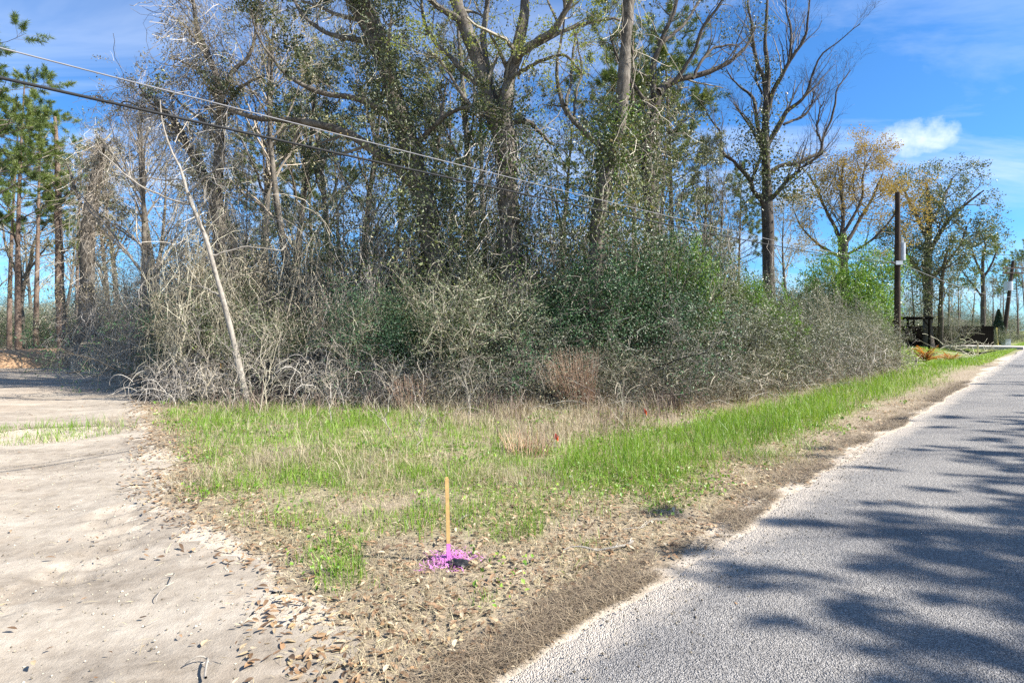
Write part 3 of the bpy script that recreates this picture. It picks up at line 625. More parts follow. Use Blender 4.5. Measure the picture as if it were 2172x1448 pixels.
# ------------------------------------------------------------------ look-alikes: one mesh set per kind, copied
def variant_hardwood(seed, H=13.0, leaf=None, dense=1.0, tw='twig_dark', bark='bark', lean=0.6, lleaf=0.09, vine=0, ivyc=0, spread=0.55):
    n = 20; t = np.linspace(0, 1, n)
    tp = np.stack([lean * np.sin(t * 2.2 + seed), lean * 0.8 * np.sin(t * 1.7 + seed * 2), t * H], 1); tp -= tp[0]; tp[0, 2] = -0.15
    trr = 0.021 * H * (1 - 0.86 * t) * 0.8
    parts = [('trunk', G().tubes(tp, trr, 8, 0.5).mesh('trunk', M[bark], True), None)]
    p1, r1 = grow(tp[None], trr[None], int(16 * dense), H * 0.36, spread, 0.3, 0.12, 9, 0.45, 0.32, 0.55, 0.012)
    p2, r2 = grow(p1, r1, 6, H * 0.15, 0.55, 0.18, 0.17, 6, 0.4, 0.2, 0.4, 0.008)
    p3, r3 = grow(p2, r2, 4, H * 0.07, 0.55, 0.08, 0.22, 4, 0.45, 0.2, 0.3, 0.005)
    g = G().tubes(p1, r1, 5, rng.uniform(0.1, 0.7, len(p1))).tubes(p2, r2, 3, rng.uniform(0.1, 0.9, len(p2))).tubes(p3, r3, 3, rng.uniform(0.2, 1, len(p3)))
    parts.append(('branch_crown', g.mesh('branch_crown', M[tw]), 'stuff'))
    if leaf:
        mt, cnt = leaf; c = along(p3[rng.random(len(p3)) < .35], cnt, 0.07); sz = lleaf * rng.uniform(0.6, 1.3, cnt)
        parts.append(('foliage', G().leaves(c, sz, sz * 0.55, rng.random(cnt)).mesh('foliage', M[mt]), 'stuff'))
    if ivyc:
        q = resample(tp[:14], 60); nc = ivyc // 100
        cc = q[rng.integers(0, 60, nc)] + rng.normal(size=(nc, 3)) * 0.6; ci = rng.integers(0, nc, ivyc)
        c = cc[ci] + rng.normal(size=(ivyc, 3)) * 0.33; sz = lleaf * rng.uniform(0.6, 1.3, ivyc)
        parts.append(('ivy', G().leaves(c, sz, sz * 0.6, rng.random(ivyc)).mesh('ivy', M['ivy']), 'stuff'))
    return parts
def variant_pine(seed, H=15.0, crown0=0.5, nl=9000, wide=0.2):
    n = 18; t = np.linspace(0, 1, n)
    tp = np.stack([0.3 * np.sin(t * 2 + seed), 0.3 * np.sin(t * 1.5 + 2 * seed), t * H], 1); tp -= tp[0]; tp[0, 2] = -0.15
    trr = 0.16 * (1 - 0.8 * t) * H / 15
    parts = [('trunk', G().tubes(tp, trr, 8, 0.5).mesh('trunk', M['bark_pine'], True), None)]
    p1, r1 = grow(tp[None], trr[None], 30, H * wide * 1.5, 0.85, 0.12, 0.12, 8, 0.4, crown0, 0.75, 0.012)
    p2, r2 = grow(p1, r1, 7, H * 0.075, 0.55, 0.2, 0.15, 5, 0.6, 0.35, 0.3, 0.006)
    g = G().tubes(p1, r1, 5, rng.uniform(0.2, 0.7, len(p1))).tubes(p2, r2, 3, rng.uniform(0.2, 0.8, len(p2)))
    parts.append(('branch_crown', g.mesh('branch_crown', M['twig_dark']), 'stuff'))
    # needle tufts at the ends of the twigs
    tips = p2[:, -1]; k = max(6, nl // len(tips)); ci = np.repeat(np.arange(len(tips)), k)
    ax = unit(rng.normal(size=(len(ci), 3)) + unit(p2[ci, -1] - p2[ci, -2]) * 0.9 + np.array([0, 0, 0.3])); L = rng.uniform(0.16, 0.30, len(ci))
    c = tips[ci] - (tips[ci] - p2[ci, 2]) * rng.random(len(ci))[:, None] * 0.9 + ax * L[:, None] / 2
    parts.append(('foliage', G().leaves(c, L, 0.022, np.clip(rng.random(len(tips))[ci] * 0.6 + rng.random(len(ci)) * 0.4, 0, 1), axis=ax, bend=0.03).mesh('foliage', M['needle']), 'stuff'))
    return parts
def variant_shrub(mat, H, W, nleaf, size, nst=12, dense_in=0.35, tw='twig', clump=0.22, asp=0.55, stems=True, trunks=True):
    """leafy shrub: stems from the ground, leaf clumps through an uneven dome"""
    parts = []
    if stems:
        b = np.stack([rng.normal(size=nst) * W * 0.12, rng.normal(size=nst) * W * 0.12, np.full(nst, -0.05)], 1)
        d = unit(np.stack([rng.normal(size=nst) * 0.5 * W / H, rng.normal(size=nst) * 0.5 * W / H, np.ones(nst)], 1)); pth = [b]
        for _ in range(8):
            d = unit(d + rng.normal(size=(nst, 3)) * 0.12); pth.append(pth[-1] + d * H * 0.105)
        p0 = np.stack(pth, 1); r0 = np.linspace(0.03, 0.008, 9)[None] * rng.uniform(0.6, 1.2, nst)[:, None]
        p1, r1 = grow(p0, r0, 9, H * 0.42, 0.6, 0.15, 0.18, 6, 0.6, 0.2, 0.3, 0.005)
        p2, r2 = grow(p1, r1, 5, H * 0.2, 0.65, 0.0, 0.25, 5, 0.7, 0.1, 0.2, 0.004)
        g = G().tubes(p0, r0, 5, rng.uniform(0.1, 0.6, nst)).tubes(p1, r1, 3, rng.uniform(0.1, 0.9, len(p1))).tubes(p2, r2, 3, rng.uniform(0.3, 1, len(p2)))
        parts.append(('stem_tangle', g.mesh('stem_tangle', M[tw]), 'stuff'))
    nc = nleaf // 130
    v = unit(rng.normal(size=(nc, 3))); v[:, 2] = np.abs(v[:, 2]); rad = rng.uniform(0.35, 1.0, nc) ** 0.5 * (1 + 0.28 * rng.normal(size=nc))
    cc = v * rad[:, None] * np.array([W / 2, W / 2, H * 0.55]) + np.array([0, 0, H * 0.36]); low = rng.random(nc) < 0.3; cc[low, 2] *= rng.random(low.sum()) * 0.8
    wg = rng.random(nc) ** 2 + .06; ci = rng.choice(nc, nleaf, p=wg / wg.sum()); c = cc[ci] + rng.normal(size=(nleaf, 3)) * clump
    if stems:
        kk = int(nleaf * 0.35); c[:kk] = along(p2, kk, 0.06)
    c[:, 2] = np.maximum(c[:, 2], 0.05)
    sz = size * rng.uniform(0.6, 1.35, nleaf); tn = np.clip(rng.random(nc)[ci] * 0.5 + rng.random(nleaf) * 0.5, 0, 1)
    out = unit(c - np.array([0, 0, H * 0.3])) + rng.normal(size=(nleaf, 3)) * 0.8 + np.array([0, 0, 0.4])
    parts.append(('foliage', G().leaves(c, sz, sz * asp, tn, nrm=out).mesh('foliage', M[mat]), 'stuff'))
    return parts
def variant_tangle(H, W, k, nleaf, size=0.055, mat='yaupon', r=0.0048, tone=(0.12, 0.95), hang=0.45, n=9):
    """thicket of dead vines and canes: canes arch up and over, vines hang down"""
    kh = int(k * hang); ka = k - kh
    b = np.stack([rng.normal(size=ka) * W * 0.24, rng.normal(size=ka) * W * 0.24, np.zeros(ka)], 1); b[:, 2] = rng.random(ka) ** 2 * H * 0.5
    d = unit(np.stack([rng.normal(size=ka) * 0.4, rng.normal(size=ka) * 0.4, rng.uniform(0.8, 1.6, ka)], 1)); L = rng.uniform(0.2, 0.75, ka) * H
    pa = [b]
    for i in range(n - 1):
        d = unit(d + rng.normal(size=(ka, 3)) * 0.22 + np.array([0, 0, -0.24])); pa.append(pa[-1] + d * (L / (n - 1))[:, None])
    a = rng.random(kh) * 6.283; rr = W * 0.5 * np.sqrt(rng.random(kh)); z = H * (0.35 + 0.65 * rng.random(kh)) * (1 - 0.35 * (rr / (W * 0.5)) ** 2)
    ph = [np.stack([np.cos(a) * rr, np.sin(a) * rr, z], 1)]; d = unit(np.stack([rng.normal(size=kh), rng.normal(size=kh), rng.normal(size=kh) * 0.5 - 0.2], 1)); L = rng.uniform(0.1, 0.38, kh) * H
    for i in range(n - 1):
        d = unit(d + rng.normal(size=(kh, 3)) * 0.38 + np.array([0, 0, -0.16])); ph.append(ph[-1] + d * (L / (n - 1))[:, None])
    pp = np.concatenate([np.stack(pa, 1), np.stack(ph, 1)]); pp[:, :, 2] = np.maximum(pp[:, :, 2], 0.02)
    rd = r * rng.uniform(0.5, 1.5, len(pp))[:, None] * np.linspace(1.2, 0.6, n)[None]
    parts = [('cane_tangle', G().tubes(pp, rd, 3, rng.uniform(*tone, len(pp))).mesh('cane_tangle', M['twig']), 'stuff')]
    if nleaf:
        nc = nleaf // 45; cc = along(pp, nc, 0.12); ci = rng.integers(0, nc, nleaf)
        c = cc[ci] + rng.normal(size=(nleaf, 3)) * 0.2; c[:, 2] = np.maximum(c[:, 2], 0.05); sz = size * rng.uniform(0.6, 1.3, nleaf)
        parts.append(('foliage', G().leaves(c, sz, sz * 0.55, np.clip(rng.random(nc)[ci] * 0.55 + rng.random(nleaf) * 0.5, 0, 1)).mesh('foliage', M[mat]), 'stuff'))
    return parts
def variant_columns(H, W, ncol, k, nleaf, size, mat, tone=(0.05, 0.9), r=0.0048, lsp=0.30, twig='twig'):
    """vine-draped thicket: uneven columns of climbing and hanging vines with leaf curtains and gaps between"""
    a = rng.random(ncol) * 6.283; rr = W * 0.5 * np.sqrt(rng.random(ncol)); hc = H * rng.uniform(0.35, 1.0, ncol) * (1 - 0.25 * (rr / (W * .5)) ** 2)
    bx, by = np.cos(a) * rr, np.sin(a) * rr; lx, ly = rng.normal(size=ncol) * .09, rng.normal(size=ncol) * .09; wd = rng.uniform(.10, .32, ncol)
    def on(ci, t): return np.stack([bx[ci] + lx[ci] * t * hc[ci], by[ci] + ly[ci] * t * hc[ci], t * hc[ci]], 1)
    n = 9; ci = rng.integers(0, ncol, k); t0 = rng.random(k) ** .8; p = on(ci, t0) + rng.normal(size=(k, 3)) * np.stack([wd[ci], wd[ci], wd[ci] * .5], 1)
    sgn = np.where(rng.random(k) < .65, -1.0, 1.0); out = rng.random(k) < .28
    d = unit(np.stack([rng.normal(size=k) * .28, rng.normal(size=k) * .28, sgn], 1) + out[:, None] * rng.normal(size=(k, 3)) * np.array([.9, .9, .3])); L = rng.uniform(.6, 2.4, k) * H / 6 * np.where(out, .55, 1.0); pth = [p]
    for _ in range(n - 1):
        d = unit(d + rng.normal(size=(k, 3)) * .24 + np.array([0, 0, -.09])); pth.append(pth[-1] + d * (L / (n - 1))[:, None])
    pp = np.stack(pth, 1); pp[:, :, 2] = np.maximum(pp[:, :, 2], .02)
    g = G().tubes(pp, r * rng.uniform(.5, 1.6, k)[:, None] * np.linspace(1.2, .6, n)[None], 3, rng.uniform(*tone, k))
    st = np.stack([on(np.arange(ncol), np.full(ncol, q)) + rng.normal(size=(ncol, 3)) * .05 for q in np.linspace(0, .95, 9)], 1); g.tubes(st, np.linspace(.028, .01, 9)[None] * rng.uniform(.5, 1.3, ncol)[:, None], 5, rng.uniform(0, .5, ncol))
    parts = [('cane_tangle', g.mesh('cane_tangle', M[twig]), 'stuff')]
    nc = max(10, nleaf // 170); cc_i = rng.integers(0, ncol, nc); cc = on(cc_i, rng.random(nc) ** .85) + rng.normal(size=(nc, 3)) * .16
    wgt = rng.random(nc) ** 2 + .08; ci = rng.choice(nc, nleaf, p=wgt / wgt.sum()); c = cc[ci] + rng.normal(size=(nleaf, 3)) * np.array([lsp * .8, lsp * .8, lsp * 1.25]) * rng.uniform(.5, 1.1, nc)[ci][:, None]; c[:, 2] = np.maximum(c[:, 2], .05)
    kk = int(nleaf * .2); c[:kk] = along(pp, kk, .04)
    sz = size * rng.uniform(.55, 1.35, nleaf); ax = rng.normal(size=(nleaf, 3)) + np.array([0, 0, -.8])
    parts.append(('foliage', G().leaves(c, sz, sz * .55, np.clip(rng.random(nc)[ci] * .6 + rng.random(nleaf) * .45, 0, 1), axis=ax).mesh('foliage', M[mat]), 'stuff'))
    return parts
def inst(parts, name, label, cat, loc, rz=None, scale=(1, 1, 1), group=None):
    rz = rng.random() * 6.283 if rz is None else rz
    root = thing(name, label, cat, (loc[0], loc[1], float(gz(loc[0], loc[1]))), rz, group, scale)
    for (nm, me, kd) in parts: put(nm, me, root, kd)
    return root
def gp(px, d): return ((px - CX) / F * d, d)     # a spot on the ground, by bearing and distance

MARK = [(-60, 'the driveway'), (185, 'the vine-hung snag'), (500, 'the pale sapling'), (640, 'the charred heap'), (950, 'the double-stemmed tree'), (1090, 'the forked tree'), (1264, 'the slender tree'), (1376, 'the crooked tree'), (1632, 'the upswept tree'), (1805, 'the bright laurel'), (1903, 'the utility pole'), (2126, 'the leaning pole')]
def where(px):
    for (a, na), (b, nb) in zip(MARK, MARK[1:]):
        if a <= px <= b:
            f = (px - a) / (b - a)
            return ('next to %s, towards %s' % (na, nb)) if f < .34 else ('next to %s, towards %s' % (nb, na)) if f > .66 else ('midway between %s and %s' % (na, nb))
    return 'past the driveway'
HW = [variant_hardwood(1, 13, ('ivy', 2500), 1.0, 'twig_dark', 'bark', 0.7, 0.09, ivyc=3000), variant_hardwood(2, 14, None, 1.2, 'twig', 'bark', 0.5), variant_hardwood(3, 12, ('brownleaf', 3500), 1.1, 'twig', 'bark', 0.9), variant_hardwood(5, 12, ('yaupon', 9000), 1.1, 'twig_dark', 'bark_dark', 0.8, 0.1, ivyc=2500)]
PN = [variant_pine(1, 15.0, 0.45, 16000), variant_pine(4, 16, 0.40, 26000, 0.23)]
TG = [variant_columns(6.5, 2.8, 14, 900, 9000, .055, 'yaupon'), variant_columns(6.0, 3.0, 16, 1500, 4000, .05, 'brownleaf', (.15, 1.0)), variant_columns(6.5, 2.8, 15, 700, 15000, .06, 'yaupon', (0, .8)), variant_columns(6.3, 2.8, 13, 900, 13000, .062, 'ivy')]
DK = [variant_columns(6.0, 4.2, 16, 350, 15000, .11, 'ivy', (0, .4), lsp=.42, twig='twig_dark'), variant_columns(5.0, 4.4, 14, 300, 13000, .11, 'holly', (0, .4), lsp=.45, twig='twig_dark')]
BR = [variant_tangle(1.9, 2.6, 520, 1500, 0.045, 'yaupon', 0.0042, (0.25, 1), 0.15), variant_tangle(1.5, 2.4, 480, 600, 0.045, 'brownleaf', 0.0042, (0.3, 1), 0.1), variant_tangle(2.2, 3.0, 600, 9000, 0.045, 'yaupon', 0.004, (0.1, .8), 0.2),
      variant_tangle(1.3, 2.6, 700, 3000, 0.04, 'weedleaf', 0.004, (0.0, .6), 0.1)]
YP = [variant_shrub('yaupon', 3.4, 3.4, 13000, 0.055), variant_shrub('yaupon', 2.6, 3.6, 12000, 0.05), variant_shrub('ivy', 3.2, 3.2, 12000, 0.06)]
HO = [variant_shrub('holly', 3.4, 3.0, 21000, 0.055, tw='twig_dark'), variant_shrub('bright', 4.6, 4.6, 34000, 0.12, tw='twig_dark', clump=0.24, asp=0.42)]

# wood behind the thicket
back = [(250, 34, 0, 1.0), (300, 30, 2, .95), (330, 22, 1, .75), (405, 27, 3, .95), (545, 19, 0, .95), (600, 21, 3, 1.0), (620, 30, 1, 1.05), (655, 19, 2, 1.0), (700, 25, 0, 1.0), (760, 22, 3, 1.0), (800, 31, 2, 1.1),
        (880, 24, 3, 1.05), (990, 22, 0, 1.05), (1040, 29, 1, 1.1), (1130, 21, 3, .9), (1180, 27, 0, 1.0), (1240, 24, 2, .95), (1410, 20, 0, .7), (1465, 19, 3, .62), (1500, 26, 2, .7), (1520, 32, 3, .7), (1690, 36, 2, .75), (230, 26, 3, .8), (370, 19, 2, .8), (300, 18, 1, .6)]
for (px, d, k, s) in back:
    x, y = gp(px, d); s *= rng.uniform(0.92, 1.06)
    lab = ['ivy-clad grey hardwood', 'leafless grey hardwood', 'hardwood with tan leaves', 'dark evergreen hardwood'][k] + ' in the wood, ' + where(px)
    inst(HW[k], 'hardwood_tree', lab, 'tree', (x, y), None, (s, s, s), 'hardwoods of the wood behind the thicket')
for (px, d, k, s) in [(-15, 22, 1, .84), (40, 26, 1, .84), (75, 30, 1, .86), (165, 36, 1, .84), (-110, 26, 0, .95), (20, 34, 0, 1.0)]:
    x, y = gp(px, d); inst(PN[k], 'pine_tree', ('green pine at the driveway end, ' + ('overhanging the soil mound' if d < 24 else 'beside the twin-trunked tree' if 30 < px < 50 else 'beside the straight reddish trunk' if 60 < px < 100 else 'behind the vine-hung snag' if px > 100 else 'out past the soil mound' if px < -50 else 'in the back row behind the soil mound')), 'tree', (x, y), None, (s, s, s), 'pines at the end of the driveway')
for (px, d, k, s) in [(665, 27, 0, .8), (560, 33, 1, .9), (720, 34, 0, .95), (960, 33, 1, 1.0), (1350, 24, 1, 1.0), (1425, 25, 0, 1.0), (1400, 32, 1, 1.1), (1300, 30, 0, 1.0)]:
    x, y = gp(px, d); inst(PN[k], 'pine_tree', 'tall pine in the wood, ' + where(px), 'tree', (x, y), None, (s, s, s), 'pines in the wood')
x, y = gp(1563, 30); inst(PN[0], 'pine_tree', 'short young pine just left of the leafless upswept tree', 'tree', (x, y), 1.0, (.66, .66, .66))

# tall thickets of vines, left to right along the edge of the wood
tall = [(200, 25, 1, .8, .9), (250, 23, 1, .9, .8), (300, 20.5, 1, .9, 1.0), (345, 18.5, 0, .9, .8), (390, 17.2, 1, .8, 1.0), (445, 14.9, 1, .8, 1.0), (488, 14.4, 3, .7, .8), (412, 13.7, 1, .65, .75), (350, 16.2, 1, .8, .9), (540, 15.6, 1, .8, 1.25), (590, 15.6, 0, .9, .8), (640, 15.2, 1, .85, 1.0), (690, 15.4, 1, .8, .7), (735, 15.6, 3, 1.0, 1.2), (790, 14.8, 1, .8, .8), (835, 15.6, 2, .9, 1.1), (880, 15.4, 3, .9, .85), (925, 16.2, 2, .9, 1.2), (975, 14.6, 0, .8, .75), (1020, 15.4, 3, .9, 1.0), (1060, 16.0, 2, .8, 1.15), (1110, 14.6, 2, .8, .6), (1150, 15.4, 3, .95, 1.05), (1200, 15.6, 2, .9, .8), (1240, 16.4, 0, .8, 1.1), (1300, 15.6, 3, .9, .75), (1335, 16.4, 2, .9, 1.15), (1390, 16.8, 2, .9, .8), (1425, 17.6, 3, .9, 1.1), (1475, 17.4, 2, .9, .9), (1515, 18.6, 0, .9, .8), (1555, 19.2, 2, .8, .6), (1592, 18.4, 2, .5, .62), (1660, 20.5, 0, .5, .66), (1700, 21.5, 1, .5, .6), (1752, 22.5, 0, .45, .68), (1778, 24, 2, .45, .58), (1822, 25, 1, .45, .62), (1845, 25.6, 0, .4, .5)]
for i, (px, d, k, sx, sz) in enumerate(tall):
    x, y = gp(px, d)
    lab = ['grey vine tangle', 'tall tan tangle of bare vines', 'tall olive leafy thicket', 'dense grey ivy thicket'][k] + ' ' + where(px)
    inst(TG[k], 'vine_thicket', lab, 'thicket', (x, y), None, (sx, sx, sz), 'vine thickets along the edge of the wood')
# second row behind, so that nothing but small gaps of sky shows
for (px, d, k, s) in [(240, 29, 0, .8), (330, 25, 1, .7), (420, 21, 0, .8), (480, 20, 1, .8), (545, 19, 0, 1.0), (620, 18, 1, .85), (700, 18.5, 0, .95), (780, 18.5, 1, 1.0), (850, 18, 0, 1.0), (920, 18, 1, 1.0), (990, 17.6, 0, 1.05), (1060, 18, 1, 1.0), (1130, 18.5, 0, 1.1), (1200, 18.5, 1, 1.1), (1280, 19.5, 0, 1.1), (1360, 20.5, 1, 1.2), (1430, 21.5, 0, 1.1), (1490, 22, 1, 1.0), (1560, 25, 0, .75), (1600, 23, 1, .6), (1680, 29, 0, .7)]:
    x, y = gp(px, d); inst(DK[k], 'vine_thicket', 'dark vine thicket in the second row, ' + where(px), 'thicket', (x, y), None, (1.1 * s, 1.1 * s, s), 'dark thickets in the second row')
# evergreen understorey
for (px, d, k, sx, sz, lab) in [
    (430, 15.2, 0, .9, .95, 'dark green holly bush left of the pale leaning sapling'),
    (810, 12.8, 0, .72, .88, 'dark green holly bush standing in front of the leaning double-stemmed tree'),
    (1290, 14.0, 0, 1.15, 1.15, 'big dark green holly bush at the foot of the slender smooth tree'),
    (1370, 15.0, 0, 1.05, 1.45, 'tall dark green holly bush right of the slender smooth tree'),
    (1200, 13.6, 0, .9, .95, 'dark green holly bush behind the reddish broom grass'),
    (1640, 19.5, 0, .5, .8, 'small dark green holly bush below the leafless upswept tree'),
    (700, 16, 0, .8, .8, 'dark green holly bush deep in the tan vines'),
    (1690, 20, 0, .55, .9, 'small dark green holly bush in front of the bright green shrub')]:
    x, y = gp(px, d); inst(HO[0], 'holly_bush', lab, 'bush', (x, y), None, (sx, sx, sz))
x, y = gp(1800, 28.8); inst(HO[1], 'cherry_laurel', 'big bright green laurel shrub left of the near utility pole', 'bush', (x, y), 0.4, (1.0, .9, 1.3))
x, y = gp(1730, 29.5); inst(HO[1], 'cherry_laurel', 'smaller bright green laurel half hidden behind grey brambles', 'bush', (x, y), 2.4, (.8, .8, .92))
x, y = gp(1588, 17.6); inst(HO[1], 'cherry_laurel', 'small yellow-green laurel among the grey shrubs below the leafless upswept tree', 'bush', (x, y), 5.1, (.42, .42, .72))
x, y = gp(1450, 16); inst(HO[1], 'cherry_laurel', 'slim bright green laurel among vine thickets', 'bush', (x, y), 3.4, (.45, .45, .9))
# grey yaupon and brambles in front
front_y = [(560, 14, 2, .8, .8), (960, 13.3, 2, .9, 1.0), (1050, 13.2, 0, .9, .9), (1130, 13.2, 1, .8, .85), (1380, 13.9, 0, .8, .75), (1430, 14.4, 1, .9, .9), (1500, 15.4, 0, 1.0, 1.0), (1560, 16.2, 1, 1.0, 1.0), (1620, 17.6, 0, .95, .95), (1670, 18.2, 1, .95, 1.0), (1730, 20, 0, .9, .95), (1790, 22, 1, .95, 1.05), (1826, 23.6, 0, .8, .8), (1854, 26.0, 1, .7, .8), (640, 13.6, 2, .7, .7), (880, 13.2, 2, .8, .8), (1250, 13.0, 1, .6, .6)]
for (px, d, k, sx, sz) in front_y:
    x, y = gp(px, d); inst(YP[k], 'yaupon_shrub', ['grey-green yaupon shrub', 'low spreading grey-green yaupon', 'dark leafy shrub'][k] + ' ' + where(px), 'shrub', (x, y), None, (sx, sx, sz), 'shrubs along the front of the thicket')
front_b = [(395, 12.4, 1, .7, .9), (500, 12.8, 1, .8, .8), (560, 12.6, 0, .8, .8), (690, 12.4, 0, .8, .8), (740, 12.3, 1, 1.0, 1.2), (830, 12.0, 3, .8, .9), (890, 12.2, 0, .8, .7), (950, 12.2, 3, .9, .8), (1020, 12.3, 2, 1.0, .7), (1090, 12.3, 3, .9, .9), (1150, 12.3, 2, .9, .7), (1215, 12.5, 3, .9, .9), (1300, 12.7, 2, .9, .75), (1350, 12.6, 3, .9, .8), (1420, 13.2, 2, .9, .75), (1470, 13.6, 3, 1.0, .9), (1540, 14.8, 2, 1.0, .8), (1600, 15.8, 3, 1.0, 1.0), (1650, 16.8, 2, 1.0, .9), (1700, 18.0, 3, 1.0, 1.2), (1750, 19.6, 0, 1.1, 1.1), (1800, 21.2, 2, 1.0, 1.1), (1830, 22.8, 0, 1.0, 1.1), (1856, 24.6, 3, .8, 1.1), (300, 17.5, 0, 1.0, .9), (250, 20.5, 1, 1.0, 1.0), (340, 15.2, 1, .9, .9), (210, 23, 0, 1, 1)]
for (px, d, k, sx, sz) in front_b:
    x, y = gp(px, d); inst(BR[k], 'bramble', ['pale bare arching bramble', 'low tan bramble', 'pale bramble with small leaves', 'low brown weedy bramble'][k] + ' ' + where(px), 'bramble', (x, y), None, (sx, sx, sz), 'brambles at the foot of the thicket')
# wood far behind the driveway
for i in range(16):
    px = -140 + i * 22 + rng.normal() * 8; d = rng.uniform(48, 80); x, y = gp(px, d); q = rng.uniform(1.2, 2.2)
    inst(YP[i % 3], 'distant_bush', 'grey-green bush of the far wood behind the driveway', 'bush', (x, y), None, (q, q, q * .8), 'bushes far behind the driveway')
for i in range(7):
    px = -120 + i * 50 + rng.normal() * 10; d = rng.uniform(45, 70); x, y = gp(px, d); q = rng.uniform(.8, 1.0)
    inst(HW[(1, 2)[i % 2]], 'hardwood_tree', 'grey hardwood of the far wood behind the driveway', 'tree', (x, y), None, (q, q, q), 'hardwoods far behind the driveway')
# far end of the driveway
for (px, d, k, s) in [(20, 39, 0, .9), (75, 36, 2, 1.0), (105, 33, 0, .8), (-40, 36, 2, 1.0), (140, 31, 2, .9)]:
    x, y = gp(px, d); inst(YP[k] if k else HO[0], 'evergreen_bush', 'green bush at the far end of the driveway, below the pines', 'bush', (x, y), None, (s, s, s), 'bushes at the end of the driveway')
tree('twin_trunk_tree', 'bare twin-trunked tree at the far end of the driveway', 33.0, [
    [(42, 752, 13), (43, 690, 12), (45, 620, 11), (42, 560, 9), (38, 500, 6), (22, 440, 3)],
    [(52, 750, 10), (47, 690, 9), (45, 630, 9), (58, 570, 8), (70, 510, 5), (95, 470, 3)],
    [(44, 600, 6), (25, 540, 5), (10, 470, 3)], [(50, 590, 5), (85, 545, 4), (110, 520, 2)]],
    kids=((7, 1.8, 0.55, 0.2, 0.15, 6), (5, 0.9, 0.6, 0.1, 0.2, 5), (4, 0.45, 0.6, 0, 0.25, 4)), twigmat='twig', foliage=('brownleaf', 2500, 0.11, 0.2))
tree('straight_pine', 'straight reddish pine trunk beside the vine-hung snag', 27.0, [
    [(130, 770, 20), (130, 690, 17), (127, 560, 15), (124, 400, 12), (121, 320, 9), (118, 250, 5)],
    [(124, 400, 6), (100, 370, 4), (70, 360, 2)], [(124, 430, 6), (150, 400, 4), (165, 360, 2)], [(128, 540, 5), (150, 520, 3), (170, 490, 2)]],
    bark='bark_pine', kids=((5, 1.2, 0.6, 0.1, 0.18, 6), (4, 0.6, 0.6, 0, 0.25, 4)), foliage=('needle', 1800, 0.16, 0.2, 0.15), deadvine=160)

# ------------------------------------------------------------------ beyond the pole, on the right
tree('rusty_oak', 'round-crowned oak with rusty yellow spring catkins beyond the thicket', 42.0, [
    [(1792, 740, 22), (1790, 600, 20), (1788, 540, 19), (1785, 500, 17)],
    [(1786, 515, 9.5), (1765, 470, 7.5), (1740, 420, 5.4), (1715, 370, 3.4)], [(1786, 510, 8.8), (1790, 450, 7.5), (1785, 390, 5.4), (1790, 340, 2.7)],
    [(1788, 530, 8.8), (1815, 480, 7.5), (1845, 430, 5.4), (1870, 370, 3.4)], [(1788, 545, 7.5), (1840, 515, 5.4), (1885, 470, 4.1), (1910, 420, 2.0)],
    [(1788, 550, 6.8), (1740, 520, 5.4), (1700, 480, 3.4), (1680, 440, 2.0)], [(1786, 500, 6.8), (1825, 430, 5.4), (1830, 370, 3.4), (1845, 335, 2.0)]],
    bark='bark_dark', twigmat='twig_mid', kids=((16, 3.4, 0.6, 0.12, 0.15, 7), (7, 1.8, 0.55, 0.1, 0.2, 5), (4, 0.9, 0.55, 0.05, 0.2, 4)), dspread=3.0,
    foliage=('rusty', 20000, 0.14, 0.25, 0.5))
tree('hedgerow_oak', 'tall dark-limbed oak with sparse green leaves behind the black fence', 50.0, [
    [(1968, 745, 20), (1968, 640, 18), (1965, 560, 17), (1968, 500, 14), (1970, 450, 10), (1965, 390, 5)],
    [(1968, 540, 10), (2000, 480, 8), (2040, 440, 6), (2085, 405, 3)], [(1968, 510, 9), (1940, 450, 7), (1915, 400, 4)],
    [(1970, 480, 8), (2000, 420, 6), (2020, 375, 3)], [(1966, 600, 9), (2005, 560, 7), (2035, 520, 4), (2050, 480, 3)], [(1966, 590, 8), (1930, 550, 6), (1910, 500, 4)],
    [(1995, 745, 10), (1995, 650, 9), (2000, 580, 7), (2010, 530, 4)]],
    bark='bark_dark', kids=((10, 3.8, 0.6, 0.12, 0.15, 7), (6, 1.9, 0.55, 0.1, 0.2, 5), (4, 0.9, 0.55, 0.05, 0.2, 4)), dspread=3.0,
    foliage=('ivy', 17000, 0.17, 0.3, 0.55), ivy=[('yaupon', 9000, 1.9, 0.17, 0.2, 0.65)])
tree('distant_tree', 'distant thin-crowned tree right of the dark-limbed oak', 78.0, [
    [(2086, 722, 9), (2085, 640, 8), (2084, 580, 7), (2085, 530, 4)], [(2084, 585, 5), (2065, 545, 4), (2055, 505, 2)], [(2085, 590, 5), (2105, 555, 4), (2120, 515, 2)], [(2084, 630, 4), (2060, 600, 3), (2035, 570, 2)], [(2085, 560, 4), (2090, 520, 3), (2080, 495, 2)]],
    bark='bark_dark', kids=((7, 3.5, 0.5, 0.2, 0.15, 6), (5, 1.7, 0.55, 0.1, 0.2, 5)), dspread=3.0, foliage=('needle', 3500, 0.3, 0.35, 0.4))
